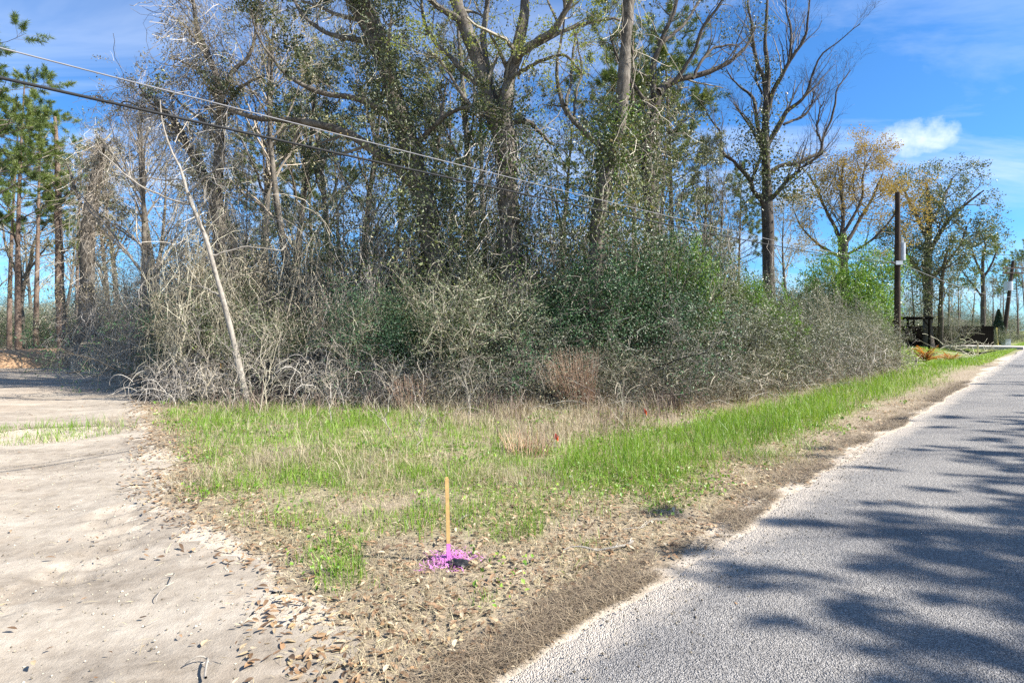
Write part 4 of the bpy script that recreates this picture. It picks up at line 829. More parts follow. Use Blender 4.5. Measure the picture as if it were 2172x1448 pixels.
for (px, d, k, s, lab) in [(2160, 95, 'p', 1.0, 'far dim pine beyond the leaning utility pole'), (2190, 85, 'p', 1.0, 'far dim pine beyond the leaning utility pole'), (2130, 110, 'p', 1.0, 'far dim pine beyond the leaning utility pole'), (2035, 95, 'p', .9, 'far pine behind the grey-roofed house'), (2060, 100, 'h', .8, 'far bare hardwood behind the grey-roofed house'), (2010, 85, 'h', .8, 'far bare hardwood behind the grey-roofed house'), (1940, 80, 'h', .8, 'far bare hardwood behind the black fence'), (1880, 70, 'h', .75, 'far bare hardwood behind the laurel shrub'), (1850, 60, 'h', .7, 'far bare hardwood behind the laurel shrub'), (2105, 90, 'h', .7, 'far bare hardwood behind the pointed cypress'), (2180, 70, 'h', .7, 'far bare hardwood past the leaning utility pole'), (2230, 100, 'p', 1.0, 'far dim pine beyond the leaning utility pole')]:
    x, y = gp(px, d); inst(PN[0] if k == 'p' else HW[1], 'pine_tree' if k == 'p' else 'hardwood_tree', lab, 'tree', (x, y), None, (s, s, s), 'trees far along the road')
for i in range(34):
    px = 1700 + i * 17 + rng.normal() * 8; d = rng.uniform(85, 140); x, y = gp(px, d); sxy = rng.uniform(1.6, 2.6)
    if UV(x, y)[0] < 3: continue
    inst(YP[i % 3], 'distant_bush', 'grey-green bush in the far wood along the road', 'bush', (x, y), None, (sxy, sxy, rng.uniform(1.2, 2.2)), 'bushes of the far wood')
for i in range(14):
    px = 1900 + i * 24 + rng.normal() * 8; d = rng.uniform(95, 150); x, y = gp(px, d)
    if UV(x, y)[0] < 3: continue
    inst(HW[(1, 2, 0)[i % 3]], 'hardwood_tree', 'small grey hardwood of the far wood along the road', 'tree', (x, y), None, [rng.uniform(.7, 1.0)] * 3, 'hardwoods of the far wood')
x, y = gp(2118, 66)
g = G(); k = 5200; h = rng.random(k) ** 0.8; an = rng.random(k) * 6.283; rr = 0.85 * (1 - h) ** 0.7 * np.sqrt(rng.uniform(0.5, 1, k))
c = np.stack([np.cos(an) * rr, np.sin(an) * rr, 0.25 + h * 4.4], 1); ax = rng.normal(size=(k, 3)) * 0.4 + np.array([0, 0, 1])
g.leaves(c, 0.3, 0.12, rng.random(k), axis=ax)
cy = thing('cypress', 'dark pointed columnar cypress beside the leaning utility pole', 'tree', (x, y, float(gz(x, y))))
put('trunk', G().tubes(np.array([[0, 0, -0.1], [0, 0, 2.0], [0, 0, 4.2]]), np.array([0.1, 0.07, 0.02]), 6).mesh('trunk', M['bark_dark'], True), cy); put('foliage', g.mesh('foliage', M['cypress']), cy, 'stuff')
x, y = gp(2109, 60); inst(YP[2], 'clipped_bush', 'rounded brownish bush at the end of the black fence', 'bush', (x, y), 0.3, (.72, .72, .82))
for (px, d, s) in [(2150, 72, .5), (2165, 78, .5)]:
    x, y = gp(px, d); inst(YP[2], 'clipped_bush', 'small dark bush on the lawn past the leaning utility pole', 'bush', (x, y), px, (s, s, s), 'small bushes on the far lawn')
x, y = gp(2005, 51); inst(YP[0], 'flowering_shrub', 'pale-leaved shrub leaning over the black fence', 'shrub', (x, y), 1.2, (1.2, .7, .95))

# black board fence: posts, rails, every board
fa = np.array(gp(1895, 50)); fb = np.array(gp(2108, 54)); fl = np.linalg.norm(fb - fa); fd = (fb - fa) / fl; fn = np.array([-fd[1], fd[0]])
fe = thing('board_fence', 'long black board fence beyond the lawn', 'fence', (fa[0], fa[1], float(gz(*fa))), math.atan2(fd[1], fd[0]))
bm_ = G().box((0, -0.012, 0), (0.142, 0.012, 2.0)).mesh('board', M['fence'])
nb = int(fl / 0.152)
for i in range(nb):
    o = put('board', bm_, fe, loc=(i * 0.152, -0.04 + 0.006 * (i % 2), -0.05 + 0.03 * rng.random())); o.rotation_euler = (0, 0.006 * rng.normal(), 0)
pm = G().box((-0.05, 0, -0.1), (0.05, 0.1, 2.1)).mesh('post', M['fence'])
for i in range(int(fl / 2.4) + 1): put('post', pm, fe, loc=(i * 2.4, 0.02, 0))
for z in (0.35, 1.65): put('rail', G().box((0, -0.02, z), (fl, 0.02, z + 0.09)).mesh('rail', M['fence']), fe)
# small dark pergola seen past the pole
x, y = gp(1932, 47.5)
pg = thing('pergola', 'small dark timber pergola with a flat top beside the near utility pole', 'pergola', (x, y, float(gz(x, y))), 0.1)
for px_ in (-1.0, 1.0):
    for py_ in (-0.8, 0.8): put('post', G().box((px_ - .06, py_ - .06, -.05), (px_ + .06, py_ + .06, 2.5)).mesh('post', M['fence']), pg)
for py_ in (-0.8, 0.8): put('beam', G().box((-1.35, py_ - .05, 2.5), (1.35, py_ + .05, 2.66)).mesh('beam', M['fence']), pg)
for i in range(7): put('slat', G().box((-1.2 + i * .4 - .03, -1.05, 2.662), (-1.2 + i * .4 + .03, 1.05, 2.74)).mesh('slat', M['fence']), pg)
for sx_ in (-1, 1): put('brace', G().tubes(np.array([[sx_ * 1.0, -.8, 1.9], [sx_ * .45, -.8, 2.5]]), np.array([.05, .05]), 4).mesh('brace', M['fence']), pg)
# house with a hipped roof far behind
x, y = gp(2040, 120)
hs = thing('house', 'pale house with a grey hipped roof behind the fence', 'house', (x, y, float(gz(x, y))), 0.15)
put('wall', G().box((-5, 0, -0.2), (5, 6, 2.5)).mesh('wall', M['wall']), hs)
V = [(-5.6, -.6, 2.5), (5.6, -.6, 2.5), (5.6, 6.6, 2.5), (-5.6, 6.6, 2.5), (-2.3, 3, 4.4), (2.3, 3, 4.4)]
put('roof', G().add(V, [(0, 1, 5, 4), (2, 3, 4, 5)], .5).add(V, [(1, 2, 5), (3, 0, 4)], .5).add(V[:4], [(3, 2, 1, 0)], .5).mesh('roof', M['roof']), hs)
for wx in (-3.2, -0.6, 2.4):
    w = put('window', G().box((wx, -.05, .9), (wx + 1.0, -.003, 2.0)).mesh('window', M['wall']), hs)
    put('pane', G().box((wx + .07, -.07, .97), (wx + .93, -.052, 1.93)).mesh('pane', M['glass']), w)

def cyl(p0, p1, r0, r1, sides=12, tone=0.5, cap=True):
    p0 = np.asarray(p0, float); p1 = np.asarray(p1, float); n = 6
    t = np.linspace(0, 1, n)[:, None]; g = G().tubes(p0 + (p1 - p0) * t, np.linspace(r0, r1, n), sides, tone)
    if cap: g.fan(g.V[0][-sides:], tone); g.fan(g.V[0][:sides], tone, True)
    return g
# near utility pole, behind the thicket's right end
pb = np.array(gp(1903, 26.0)); pz = float(gz(*pb)); top = CAMZ + (HY - 408) / F * 26.0
po = thing('utility_pole', 'dark wooden utility pole with a grey metal can at the right end of the thicket', 'utility pole', (pb[0], pb[1], pz))
put('shaft', cyl((0, 0, -0.3), (0.02, 0, top - pz), 0.15, 0.105, 14).mesh('shaft', M['pole'], True), po)
can = cyl((0.27, 0.05, CAMZ + (HY - 552) / F * 26 - pz), (0.27, 0.05, CAMZ + (HY - 515) / F * 26 - pz), 0.14, 0.14, 14).mesh('transformer_can', M['metal'], True)
cn = put('transformer_can', can, po)
put('bushing', cyl((0.24, 0.03, CAMZ + (HY - 516) / F * 26 - pz), (0.22, 0.02, CAMZ + (HY - 502) / F * 26 - pz), 0.03, 0.02, 8).mesh('bushing', M['metal']), cn)
put('bushing', cyl((0.31, 0.06, CAMZ + (HY - 516) / F * 26 - pz), (0.33, 0.06, CAMZ + (HY - 505) / F * 26 - pz), 0.03, 0.02, 8).mesh('bushing', M['metal']), cn)
put('bracket', G().box((0.09, 0.0, CAMZ + (HY - 540) / F * 26 - pz), (0.20, 0.05, CAMZ + (HY - 533) / F * 26 - pz)).mesh('bracket', M['metal']), po)
put('ground_wire', cyl((0.155, -0.03, 0.0), (0.118, -0.03, CAMZ + (HY - 560) / F * 26 - pz), 0.009, 0.009, 5).mesh('ground_wire', M['cable']), po)
put('cable_clamp', G().box((-0.16, -0.16, CAMZ + (HY - 562) / F * 26 - pz), (0.16, -0.105, CAMZ + (HY - 554) / F * 26 - pz)).mesh('cable_clamp', M['metal']), po)
put('splice_case', cyl((-0.62, -0.52, CAMZ + (HY - 558) / F * 26 - pz), (-0.32, -0.28, CAMZ + (HY - 560) / F * 26 - pz), 0.055, 0.05, 10).mesh('splice_case', M['black'], True), po)
# far utility pole, leaning
fb_, ft_ = P(2126, 728, 66), P(2149, 553, 66)
fz = float(gz(fb_[0], fb_[1]))
fp = thing('utility_pole', 'leaning dark utility pole with two cross-arms farther along the road', 'utility pole', (fb_[0], fb_[1], fz))
bse = np.array([fb_[0], fb_[1], fz]); tv = ft_ - bse
put('shaft', cyl((0, 0, -0.3), tv, 0.24, 0.16, 12).mesh('shaft', M['pole'], True), fp)
for py_, nm in ((569, 'cross_arm'), (579, 'cross_arm')):
    c = P(2147 if py_ < 575 else 2146, py_, 66) - bse
    arm = put(nm, G().obox(c + np.array([0, -.2, 0]), (1.55, 0.3, 0.03), (-.01, 0.06, 0), (0, 0, 0.08)).mesh(nm, M['pole']), fp)
    for q in (-.9, -.5, .5, .9):
        b0 = c + np.array([q * 1.55, -.2 + q * .3, .07 + q * .03]); put('insulator', cyl(b0, b0 + np.array([0, 0, .22]), .05, .04, 8).mesh('insulator', M['metal']), arm)
c = P(2135, 607, 66) - bse; put('transformer_can', cyl(c + np.array([0, -.25, -.55]), c + np.array([0, -.25, .55]), 0.42, 0.42, 14).mesh('transformer_can', M['metal'], True), fp)
x, y = gp(2117, 63.5); z0 = float(gz(x, y))
gg = put('guy_guard', cyl(np.zeros(3), (0.35, 0.6, 2.4), 0.07, 0.06, 8).mesh('guy_guard', M['yellow'], True), loc=(x, y, z0)); tag(gg, 'slanting yellow guy-wire guard beside the leaning utility pole', 'guy guard')
x, y = gp(2134, 60); gb = thing('utility_box', 'small pale green utility pedestal at the foot of the leaning pole', 'utility box', (x, y, float(gz(x, y))))
put('cabinet', G().box((-.3, -.25, -.05), (.3, .25, .8)).mesh('cabinet', M['metal']), gb); put('lid', G().box((-.33, -.28, .802), (.33, .28, .88)).mesh('lid', M['metal']), gb)

# cables
def cable(name, label, ts, hs, off, r, mat, group=None, n=60):
    co = np.polyfit(ts, hs, 2); t = np.linspace(-14, ts[-1], n); z = np.polyval(co, t)
    w = off; pts = np.stack([t, t + w, z], 1)
    return pts
def add_cable(label, pts, r, mat):
    o = np.asarray(pts[0], float)
    ob = put('overhead_cable', G().tubes(np.asarray(pts) - o, np.full(len(pts), r), 8).mesh('overhead_cable', M[mat], True), loc=o.tolist()); tag(ob, label, 'cable')
def wire_path(px_list, off0, pole_xy, n=70):
    """points seen at pixel (px,py) on the vertical plane through the pole, parallel to the road"""
    w = pole_xy[1] - pole_xy[0]; ts, hs = [], []
    for px, py in px_list:
        k = (px - CX) / F; t = k * w / (1 - k); ts.append(t); hs.append(CAMZ + (HY - py) / F * (t + w))
    co = np.polyfit(ts, hs, 2); t = np.linspace(-22, ts[-1], n); return np.stack([t, t + w, np.polyval(co, t)], 1)
pp2 = pb + np.array([-0.12, -0.12])
cA = wire_path([(0, 166), (700, 316), (1086, 412), (1500, 492), (1897, 559)], 0, pp2); cB = wire_path([(0, 106), (560, 246), (1086, 372), (1500, 480), (1897, 556)], 0, pp2)
add_cable('thick dark lower cable strung across the front of the trees', cA, 0.0125, 'cable_dark')
add_cable('thin pale upper cable strung across the front of the trees', cB, 0.006, 'cable')
far_c = P(2147, 629, 66); s0 = np.array([pb[0] + .1, pb[1] - .1, CAMZ + (HY - 559) / F * 26])
t = np.linspace(0, 1, 30)[:, None]; sag = -1.1 * 4 * t * (1 - t) * np.array([[0, 0, 1.0]])
add_cable('pale cable sagging between the two utility poles', s0 + (far_c - s0) * t + sag * .45, 0.013, 'cable')
q0, q1 = P(2000, 533, 62), P(2300, 536, 62)
add_cable('thin dark wire crossing the sky right of the dark-limbed oak', q0 + (q1 - q0) * t + sag * 0.3, 0.022, 'cable_dark')

# concrete crossing over the ditch
cc_ = [XY(0.12, 64.5), XY(6.8, 64.5), XY(6.8, 69.5), XY(0.12, 69.5)]
V = [(*p, -0.12) for p in cc_] + [(*p, 0.14) for p in cc_]
o = put('culvert_slab', G().add(V, [(0,1,2,3),(4,7,6,5),(0,4,5,1),(1,5,6,2),(2,6,7,3),(3,7,4,0)], .5).mesh('culvert_slab', M['concrete'])); tag(o, 'pale concrete slab bridging the ditch to the far lawn', 'slab')
x, y = XY(3.0, 63.0); o = put('marker_stake', G().box((-.05, -.03, -.1), (.05, .03, 1.1)).mesh('marker_stake', M['straw']), loc=(x, y, float(gz(x, y)))); tag(o, 'thin pale stake standing in the ditch before the concrete slab', 'stake')
x, y = gp(1941, 27.5); o = put('stump_post', cyl((0, 0, -.1), (0.07, 0, .42), .06, .05, 7).mesh('stump_post', M['pole']), loc=(x, y, float(gz(x, y)))); tag(o, 'short dark stump post in the lawn right of the near utility pole', 'post')

# orange-brown ferns and a heap of dead branches by the fence
def fern(px, d, s, label):
    x, y = gp(px, d); root = thing('dead_fern', label, 'fern', (x, y, float(gz(x, y))), 0, 'dead ferns by the fence', (s, s, s))
    k = 26; an = rng.random(k) * 6.283; el = rng.uniform(0.5, 1.3, k)
    for i in range(k):
        n = 12; t = np.linspace(0, 1, n); L = rng.uniform(1.0, 1.6)
        hx = L * t * math.cos(el[i]); hz = L * (t * math.sin(el[i]) - 0.35 * t ** 2)
        p = np.stack([math.cos(an[i]) * hx, math.sin(an[i]) * hx, hz + 0.05], 1)
        g = G().tubes(p, np.linspace(.015, .005, n), 3, 0.2)
        pr = resample(p, 40)[6:]; sd = np.array([-math.sin(an[i]), math.cos(an[i]), 0.1]); w = 0.22 * np.sin(np.linspace(0.3, 3.0, len(pr)))
        for sg in (-1, 1):
            ax = sd * sg + np.array([math.cos(an[i]) * .4, math.sin(an[i]) * .4, .1]); g.leaves(pr + ax * (w / 2)[:, None], w, 0.035, rng.uniform(.2, 1, len(pr)), axis=np.tile(ax, (len(pr), 1)), nrm=np.tile([0, 0, 1.0], (len(pr), 1)))
        put('frond', g.mesh('frond', M['fern']), root)
fern(1962, 34, 1.15, 'large clump of dead orange fern fronds in front of the black fence')
fern(2014, 39, .8, 'smaller clump of dead orange fern fronds near the concrete slab')
def stick_heap(name, label, px, d, k, L, W, H, mat, r, tone=(0.3, 1)):
    x, y = gp(px, d); root = thing(name, label, 'branch heap', (x, y, float(gz(x, y))))
    s = np.stack([rng.normal(size=k) * W * .3, rng.normal(size=k) * W * .15, rng.random(k) * H * .6], 1); dv = unit(rng.normal(size=(k, 3)) * np.array([1, .7, .45]) + np.array([0, 0, .12])); pth = [s]
    ll = L * rng.uniform(.4, 1, k)
    for _ in range(6):
        dv = unit(dv + rng.normal(size=(k, 3)) * .22 + np.array([0, 0, -.1])); pth.append(pth[-1] + dv * ll[:, None] / 6)
    pp = np.stack(pth, 1); pp[:, :, 2] = np.maximum(pp[:, :, 2], .02)
    put('stick_tangle', G().tubes(pp, r * rng.uniform(.5, 1.4, k)[:, None] * np.linspace(1.2, .5, 7)[None], 4, rng.uniform(*tone, k)).mesh('stick_tangle', M[mat]), root, 'stuff')
    return root
stick_heap('branch_heap', 'heap of pale dead branches on the ditch bank by the ferns', 2036, 40, 60, 2.8, 3.2, .8, 'twig', 0.014, (0.5, 1))
stick_heap('branch_heap', 'loose dead branches hanging on the black fence', 2050, 49, 50, 3.0, 4.0, 2.2, 'twig', 0.02, (.6, 1))
stick_heap('branch_heap', 'dead canes sprawling over the lawn edge at the near utility pole', 1865, 22.5, 40, 2.4, 1.6, 0.9, 'twig', 0.009, (.5, 1))

# ------------------------------------------------------------------ left: burnt brush piles, rubble, soil mound
def lump(name, label, cat, px, d, rx, ry, h, mat, seed, amp=0.4, nn=40, label2=None):
    x, y = gp(px, d); a_, b_ = np.meshgrid(np.linspace(-1, 1, nn), np.linspace(-1, 1, nn), indexing='ij')
    r = np.hypot(a_, b_); hh = h * np.clip(1 - r ** 2, 0, 1) ** 0.9 * (1 - amp / 2 + amp * (fbm(a_ * 2.5 + 5, b_ * 2.5 + 5, seed, 4))) + 0.12 * h * (fbm(a_ * 8 + 5, b_ * 8 + 5, seed + 1, 3) - .5) * (r < .97)
    o = put(name, mk(name, np.stack([a_ * rx, b_ * ry, gz(x + a_ * rx, y + b_ * ry) + hh - 0.03 - 0.06 * (r > 1)], -1), [grid_faces(nn, nn)], np.full(nn * nn, .3), True, M[mat]), loc=(x, y, 0)); tag(o, label, cat); return o
lump('soil_mound', 'low mound of orange-brown soil and straw at the end of the driveway', 'mound', 40, 26, 5.2, 2.4, 0.85, 'mound', 5)
lump('soil_mound', 'smaller brown mound of soil behind the vine-hung snag', 'mound', 150, 27, 3.0, 1.6, 0.55, 'mound', 9)
stick_heap('branch_heap', 'tangle of dead sticks lying on the orange-brown soil mound', 80, 25, 90, 2.6, 5.0, .8, 'twig_dark', .014)
lump('ash_heap', 'black charred heap under the bare brambles right of the pale sapling', 'ash heap', 640, 12.9, 1.8, .9, 1.1, 'char', 21, .8)
lump('ash_heap', 'dark burnt brush pile left of the pale sapling', 'ash heap', 425, 13.4, 1.6, 1.0, .9, 'char', 25, .8)
stick_heap('branch_heap', 'charred sticks piled on the black heap right of the pale sapling', 635, 12.7, 160, 1.6, 2.2, 1.0, 'char', .012, (0, 1))
stick_heap('branch_heap', 'weathered branches piled on the dark heap left of the pale sapling', 430, 13.7, 120, 1.8, 2.2, .9, 'twig', .014, (.1, .9))
def log_piece(px, d, z, L, r, rz, tilt, label):
    x, y = gp(px, d); root = thing('cut_log', label, 'log', (x, y, float(gz(x, y)) + z), rz)
    n = 8; t = np.linspace(-.5, .5, n); p = np.stack([t * L, .03 * np.sin(t * 5), t * L * tilt], 1); g = G().tubes(p, np.full(n, r) * rng.uniform(.92, 1.06, n), 10)
    put('bark', g.mesh('bark', M['bark']), root); ring = g.V[0]
    for s, fl in ((ring[-10:], False), (ring[:10], True)): put('cut_end', G().fan(s, .5, fl).mesh('cut_end', M['wood']), root)
log_piece(428, 13.0, .72, 0.8, .07, .3, .1, 'short cut log on top of the dark pile left of the pale sapling')
log_piece(450, 13.0, .45, .5, .09, -1.2, .05, 'stubby cut log with its sawn end showing, left of the pale sapling')
log_piece(412, 12.8, .3, .7, .06, .6, -.1, 'thin cut log low on the dark pile left of the pale sapling')
def rock(px, d, z, s, seed, label):
    x, y = gp(px, d); bm = [];  n = 10
    th, ph = np.meshgrid(np.linspace(0.05, math.pi - .05, 8), np.linspace(0, 2 * math.pi, 12)[:-1], indexing='ij')
    r = s * (0.75 + 0.5 * fbm(th * 1.5 + seed, np.cos(ph) + 3 + np.sin(ph), seed, 2)); V = np.stack([r * np.sin(th) * np.cos(ph) * 1.3, r * np.sin(th) * np.sin(ph), r * np.cos(th) * .7], -1).reshape(-1, 3)
    i, j = np.meshgrid(np.arange(7), np.arange(11), indexing='ij'); f = np.stack([i * 11 + j, i * 11 + 11 + j, i * 11 + 11 + (j + 1) % 11, i * 11 + (j + 1) % 11], -1).reshape(-1, 4)
    g = G().add(V, f, .5); g.fan(V[:11], .5); g.fan(V[-11:], .5, True)
    o = put('rubble_stone', g.mesh('rubble_stone', M['rock']), loc=(x, y, float(gz(x, y)) + z)); tag(o, label, 'stone')
rock(455, 12.9, .5, .16, 3, 'grey stone lying on the dark pile beside the sawn log'); rock(438, 12.7, .18, .2, 7, 'pale broken stone at the foot of the dark pile'); rock(470, 12.9, .25, .15, 12, 'tan stone between the dark pile and the pale sapling')

# ------------------------------------------------------------------ stake with spray paint, black scrap, stick, flags
sb = P(947, 1190, 1); sd_ = 1.6 * F / (1190 - HY); sx, sy = gp(952, sd_); sz = float(surf(sx, sy))
st = thing('survey_stake', 'yellow wooden survey stake with its foot sprayed magenta', 'stake', (sx, sy, sz), 0.18)
st.rotation_euler = (0, -0.025, 0.18)
hgt = 0.585
put('shaft', G().box((-.0125, -.0125, .13), (.0125, .0125, hgt - .012)).obox((0, 0, hgt - .006), (.0095, 0, 0), (0, .0095, 0), (0, 0, .006)).mesh('shaft', M['wood']), st)
put('painted_foot', G().box((-.0135, -.0135, -.06), (.0135, .0135, .131)).mesh('painted_foot', M['pink']), st)
k = 1300; an = rng.random(k) * 6.283; r_ = np.minimum(.075 * np.abs(rng.normal(size=k)) + .02, .19) * (1 + .3 * np.sin(an * 5 + 1) + .2 * np.sin(an * 2)); bx_ = np.cos(an) * r_; by_ = np.sin(an) * r_ * 1.05
z_ = surf(sx + bx_, sy + by_); c = np.stack([bx_, by_, z_ - sz + rng.uniform(.006, .03, k)], 1); ax = rng.normal(size=(k, 3)) * np.array([1, 1, .6])
o = put('painted_thatch', G().leaves(c, rng.uniform(.02, .06, k), rng.uniform(.002, .006, k), rng.random(k), axis=ax, nrm=np.tile([0, 0, 1.0], (k, 1)) + rng.normal(size=(k, 3)) * .4).mesh('painted_thatch', M['pink']), kind='stuff', loc=(sx, sy, sz)); tag(o, 'patch of dry grass and leaves sprayed magenta round the stake', 'painted grass')
def crumple(name, label, cat, x, y, s, mat, seed):
    th, ph = np.meshgrid(np.linspace(0.05, math.pi - .05, 14), np.linspace(0, 2 * math.pi, 25)[:-1], indexing='ij')
    dx, dy, dz = np.sin(th) * np.cos(ph), np.sin(th) * np.sin(ph), np.cos(th)
    r = s * (0.55 + 0.9 * np.abs(fbm(dx * 2.2 + 9, dy * 2.2 + dz * 1.7 + 9, seed, 3) - .2)); V = np.stack([r * dx * 1.5, r * dy, np.maximum(r * dz * .55, -.01) + .02], -1).reshape(-1, 3)
    i, j = np.meshgrid(np.arange(13), np.arange(24), indexing='ij'); f = np.stack([i * 24 + j, i * 24 + 24 + j, i * 24 + 24 + (j + 1) % 24, i * 24 + (j + 1) % 24], -1).reshape(-1, 4)
    g = G().add(V, f, .5); g.fan(V[:24], .5); g.fan(V[-24:], .5, True)
    o = put(name, g.mesh(name, M[mat]), loc=(x, y, float(surf(x, y)))); tag(o, label, cat); return o
crumple('plastic_scrap', 'crumpled black plastic scrap lying on the magenta patch', 'scrap', sx + .075, sy - .07, .062, 'black', 4)
def ground_stick(px0, py0, px1, py1, r, label, seed):
    d0 = 1.6 * F / (py0 - HY); d1 = 1.6 * F / (py1 - HY); a_ = np.array(gp(px0, d0)); b_ = np.array(gp(px1, d1)); n = 14; t = np.linspace(0, 1, n)[:, None]
    p = a_ + (b_ - a_) * t + np.array([[.0, 1.0]]) * (.05 * np.sin(t * 6 + seed)); z = surf(p[:, 0], p[:, 1]) + r + .012 + .02 * np.abs(np.sin(t[:, 0] * 7))
    q = np.column_stack([p, z]); org = q[n // 2].copy(); g = G().tubes(q - org, np.linspace(r * .5, r, n), 7)
    root = thing('fallen_stick', label, 'stick', org); put('stem', g.mesh('stem', M['bark_pale'], True), root)
    tp_, tr_ = grow((q - org)[None], np.linspace(r * .5, r, n)[None], 3, .25 * float(np.linalg.norm(b_ - a_)), .5, 0, .1, 6, .5, .1, .3, .002); tp_[:, :, 2] = np.maximum(tp_[:, :, 2], -r * .5) * .4
    put('side_twig', G().tubes(tp_, tr_, 4, .9).mesh('side_twig', M['twig']), root, 'stuff')
ground_stick(1195, 1178, 1345, 1158, .010, 'pale fallen stick lying between the stake and the road', 1)
ground_stick(950, 1112, 1000, 1098, .006, 'thin pale twig lying in the grass just beyond the stake', 2)
ground_stick(1310, 1128, 1420, 1105, .005, 'slim grey twig in the leaf litter at the road edge', 3)
ground_stick(340, 1265, 370, 1215, .004, 'tiny dark twig lying on the bare sand', 4)
ground_stick(405, 1405, 450, 1440, .006, 'short grey twig on the sand near the fallen leaves', 5)
def pin_flag(px, py, d, label, s=1.0, rz=0.0):
    x, y = gp(px, d); ztop = CAMZ - (py - HY) / F * d; z0 = float(gz(x, y)); root = thing('pin_flag', label, 'marker flag', (x, y, z0), rz, 'orange marker flags')
    h = ztop - z0; put('wire', cyl((0, 0, -.05), (0, 0, h), .0025, .0025, 5).mesh('wire', M['metal']), root)
    a_, b_ = np.meshgrid(np.linspace(0, 1, 7), np.linspace(0, 1, 7), indexing='ij'); V = np.stack([a_ * .08 * s, .02 * np.sin(a_ * 5 + b_), h - b_ * .14 * s - .05 * a_ ** 2], -1)
    m = mk('flag', np.concatenate([V.reshape(-1, 3), V.reshape(-1, 3) + np.array([0, .0015, 0])]), [np.concatenate([grid_faces(7, 7), grid_faces(7, 7)[:, ::-1] + 49])], None, True, M['flag']); put('flag', m, root)
pin_flag(1177, 918, 7.6, 'limp orange marker flag low in the dry grass before the broom grass', .6, .5)
pin_flag(1366, 866, 9.8, 'orange marker flag among the reddish weeds right of the broom grass', .6, .2)

# ------------------------------------------------------------------ ground cover
def frame_pts(n, d0, d1, marg=120):
    """random spots on the ground inside (a little beyond) the view, even per square metre between two depths"""
    y = np.sqrt(rng.uniform(d0 ** 2, d1 ** 2, n)); k = rng.uniform((-marg - CX) / F, (2172 + marg - CX) / F, n); return y * k, y
def blades(pts, h, w, tone, lean=0.5, z=None):
    """each blade: two-segment tapering strip (a quad and a triangle)"""
    x, y = pts; n = len(x); z = surf(x, y) if z is None else z
    an = rng.random(n) * 6.283; ln = lean * np.abs(rng.normal(size=n)); b = np.stack([x, y, z - .005], 1)
    dr_ = np.stack([np.cos(an) * ln, np.sin(an) * ln, np.ones(n)], 1); dr_ = unit(dr_); wv = np.stack([-np.sin(an), np.cos(an), np.zeros(n)], 1); fz_ = rng.random(n) * 6.283
    wv = np.stack([np.cos(fz_), np.sin(fz_), np.zeros(n)], 1)
    m = b + dr_ * (h * .55)[:, None]; d2 = unit(dr_ + np.stack([np.cos(an) * ln, np.sin(an) * ln, -.25 * np.ones(n)], 1)); t = m + d2 * (h * .5)[:, None]
    hw = (w / 2)[:, None]; V = np.stack([b - wv * hw, b + wv * hw, m + wv * hw * .8, m - wv * hw * .8, t], 1)
    i = np.arange(n)[:, None] * 5
    g = G(); g.V.append(V.reshape(-1, 3)); g.T.append(np.repeat(tone, 5)); g.Fq.append(i + np.array([[0, 1, 2, 3]])); g.Ft.append(i + np.array([[3, 2, 4]])); g.n = n * 5
    return g
bands = [(1.9, 4.2, 3200), (4.2, 7.0, 1500), (7.0, 11.0, 620), (11.0, 17.0, 260), (17.0, 30.0, 80)]
gx, gy, gh, gw, gt = [], [], [], [], []; sxs, sys_, sh, sw, stn = [], [], [], [], []
for (d0, d1, den) in bands:
    area = (d1 ** 2 - d0 ** 2) / 2 * (2412 / F); n = int(area * den)
    x, y = frame_pts(n, d0, d1); u, v = UV(x, y); g_ = greenness(x, y); cl = fbm(x * 2.6, y * 2.6, 101, 3)
    p = g_ * sstep(.28, .62, cl + .25 * g_); ok = (rng.random(n) < p) & (u > .1) & (drive(x, y) < .1)
    isl = (np.hypot((x + 7.6) / 1.5, (y - 8.6) / .9) < 1) & (rng.random(n) < .5) & (cl > .45); ok |= isl
    k = ok.sum(); sc_ = {1.9: .8, 4.2: .9, 7.0: 1.1, 11.0: 1.4, 17.0: 2.2}[d0]
    strip = sstep(.8, 1.4, u[ok]) * (1 - sstep(2.3, 3.2, u[ok])) * sstep(4, 6, v[ok])
    tf = sstep(.5, .75, fbm(x[ok] * 5, y[ok] * 5, 105, 2)); hh = (.04 + .08 * cl[ok] ** 1.5 + .10 * tf + .18 * strip * cl[ok]) * rng.uniform(.5, 1.4, k) * (1 + .35 * (d0 > 6.5))
    gx.append(x[ok]); gy.append(y[ok]); gh.append(hh); gw.append(.0055 * sc_ * rng.uniform(.7, 1.4, k)); gt.append(np.clip(.35 * fbm(x[ok] * 1.3, y[ok] * 1.3, 103, 2) + .55 * rng.random(k) + .1, 0, 1))
    # straw everywhere off the road and the driveway
    n2 = int(n * .95); x, y = frame_pts(n2, d0, d1); u, v = UV(x, y); dr_ = drive(x, y); cl = fbm(x * 1.9, y * 1.9, 111, 3)
    p = sstep(.1, .6, u) * (1 - sstep(-.6, .15, dr_)) * sstep(.25, .6, cl) * (1 - .2 * greenness(x, y)) * (1 - sstep(14, 18, y) * .5); p = np.maximum(p, .5 * (np.hypot((x + 7.6) / 1.6, (y - 8.6) / 1.0) < 1))
    ok = (rng.random(n2) < p); k = ok.sum(); tall_ = sstep(3.0, 4.4, u[ok]) * sstep(5.5, 8, v[ok]); tall2 = sstep(.5, .7, fbm(x[ok] * .6, y[ok] * .6, 113, 3)) * (y[ok] > 5.5)
    sxs.append(x[ok]); sys_.append(y[ok]); sh.append((.06 + .2 * np.maximum(tall_, tall2 * .8)) * rng.uniform(.4, 1.5, k)); sw.append(.0035 * sc_ * rng.uniform(.7, 1.4, k)); stn.append(rng.random(k))
cat_ = np.concatenate
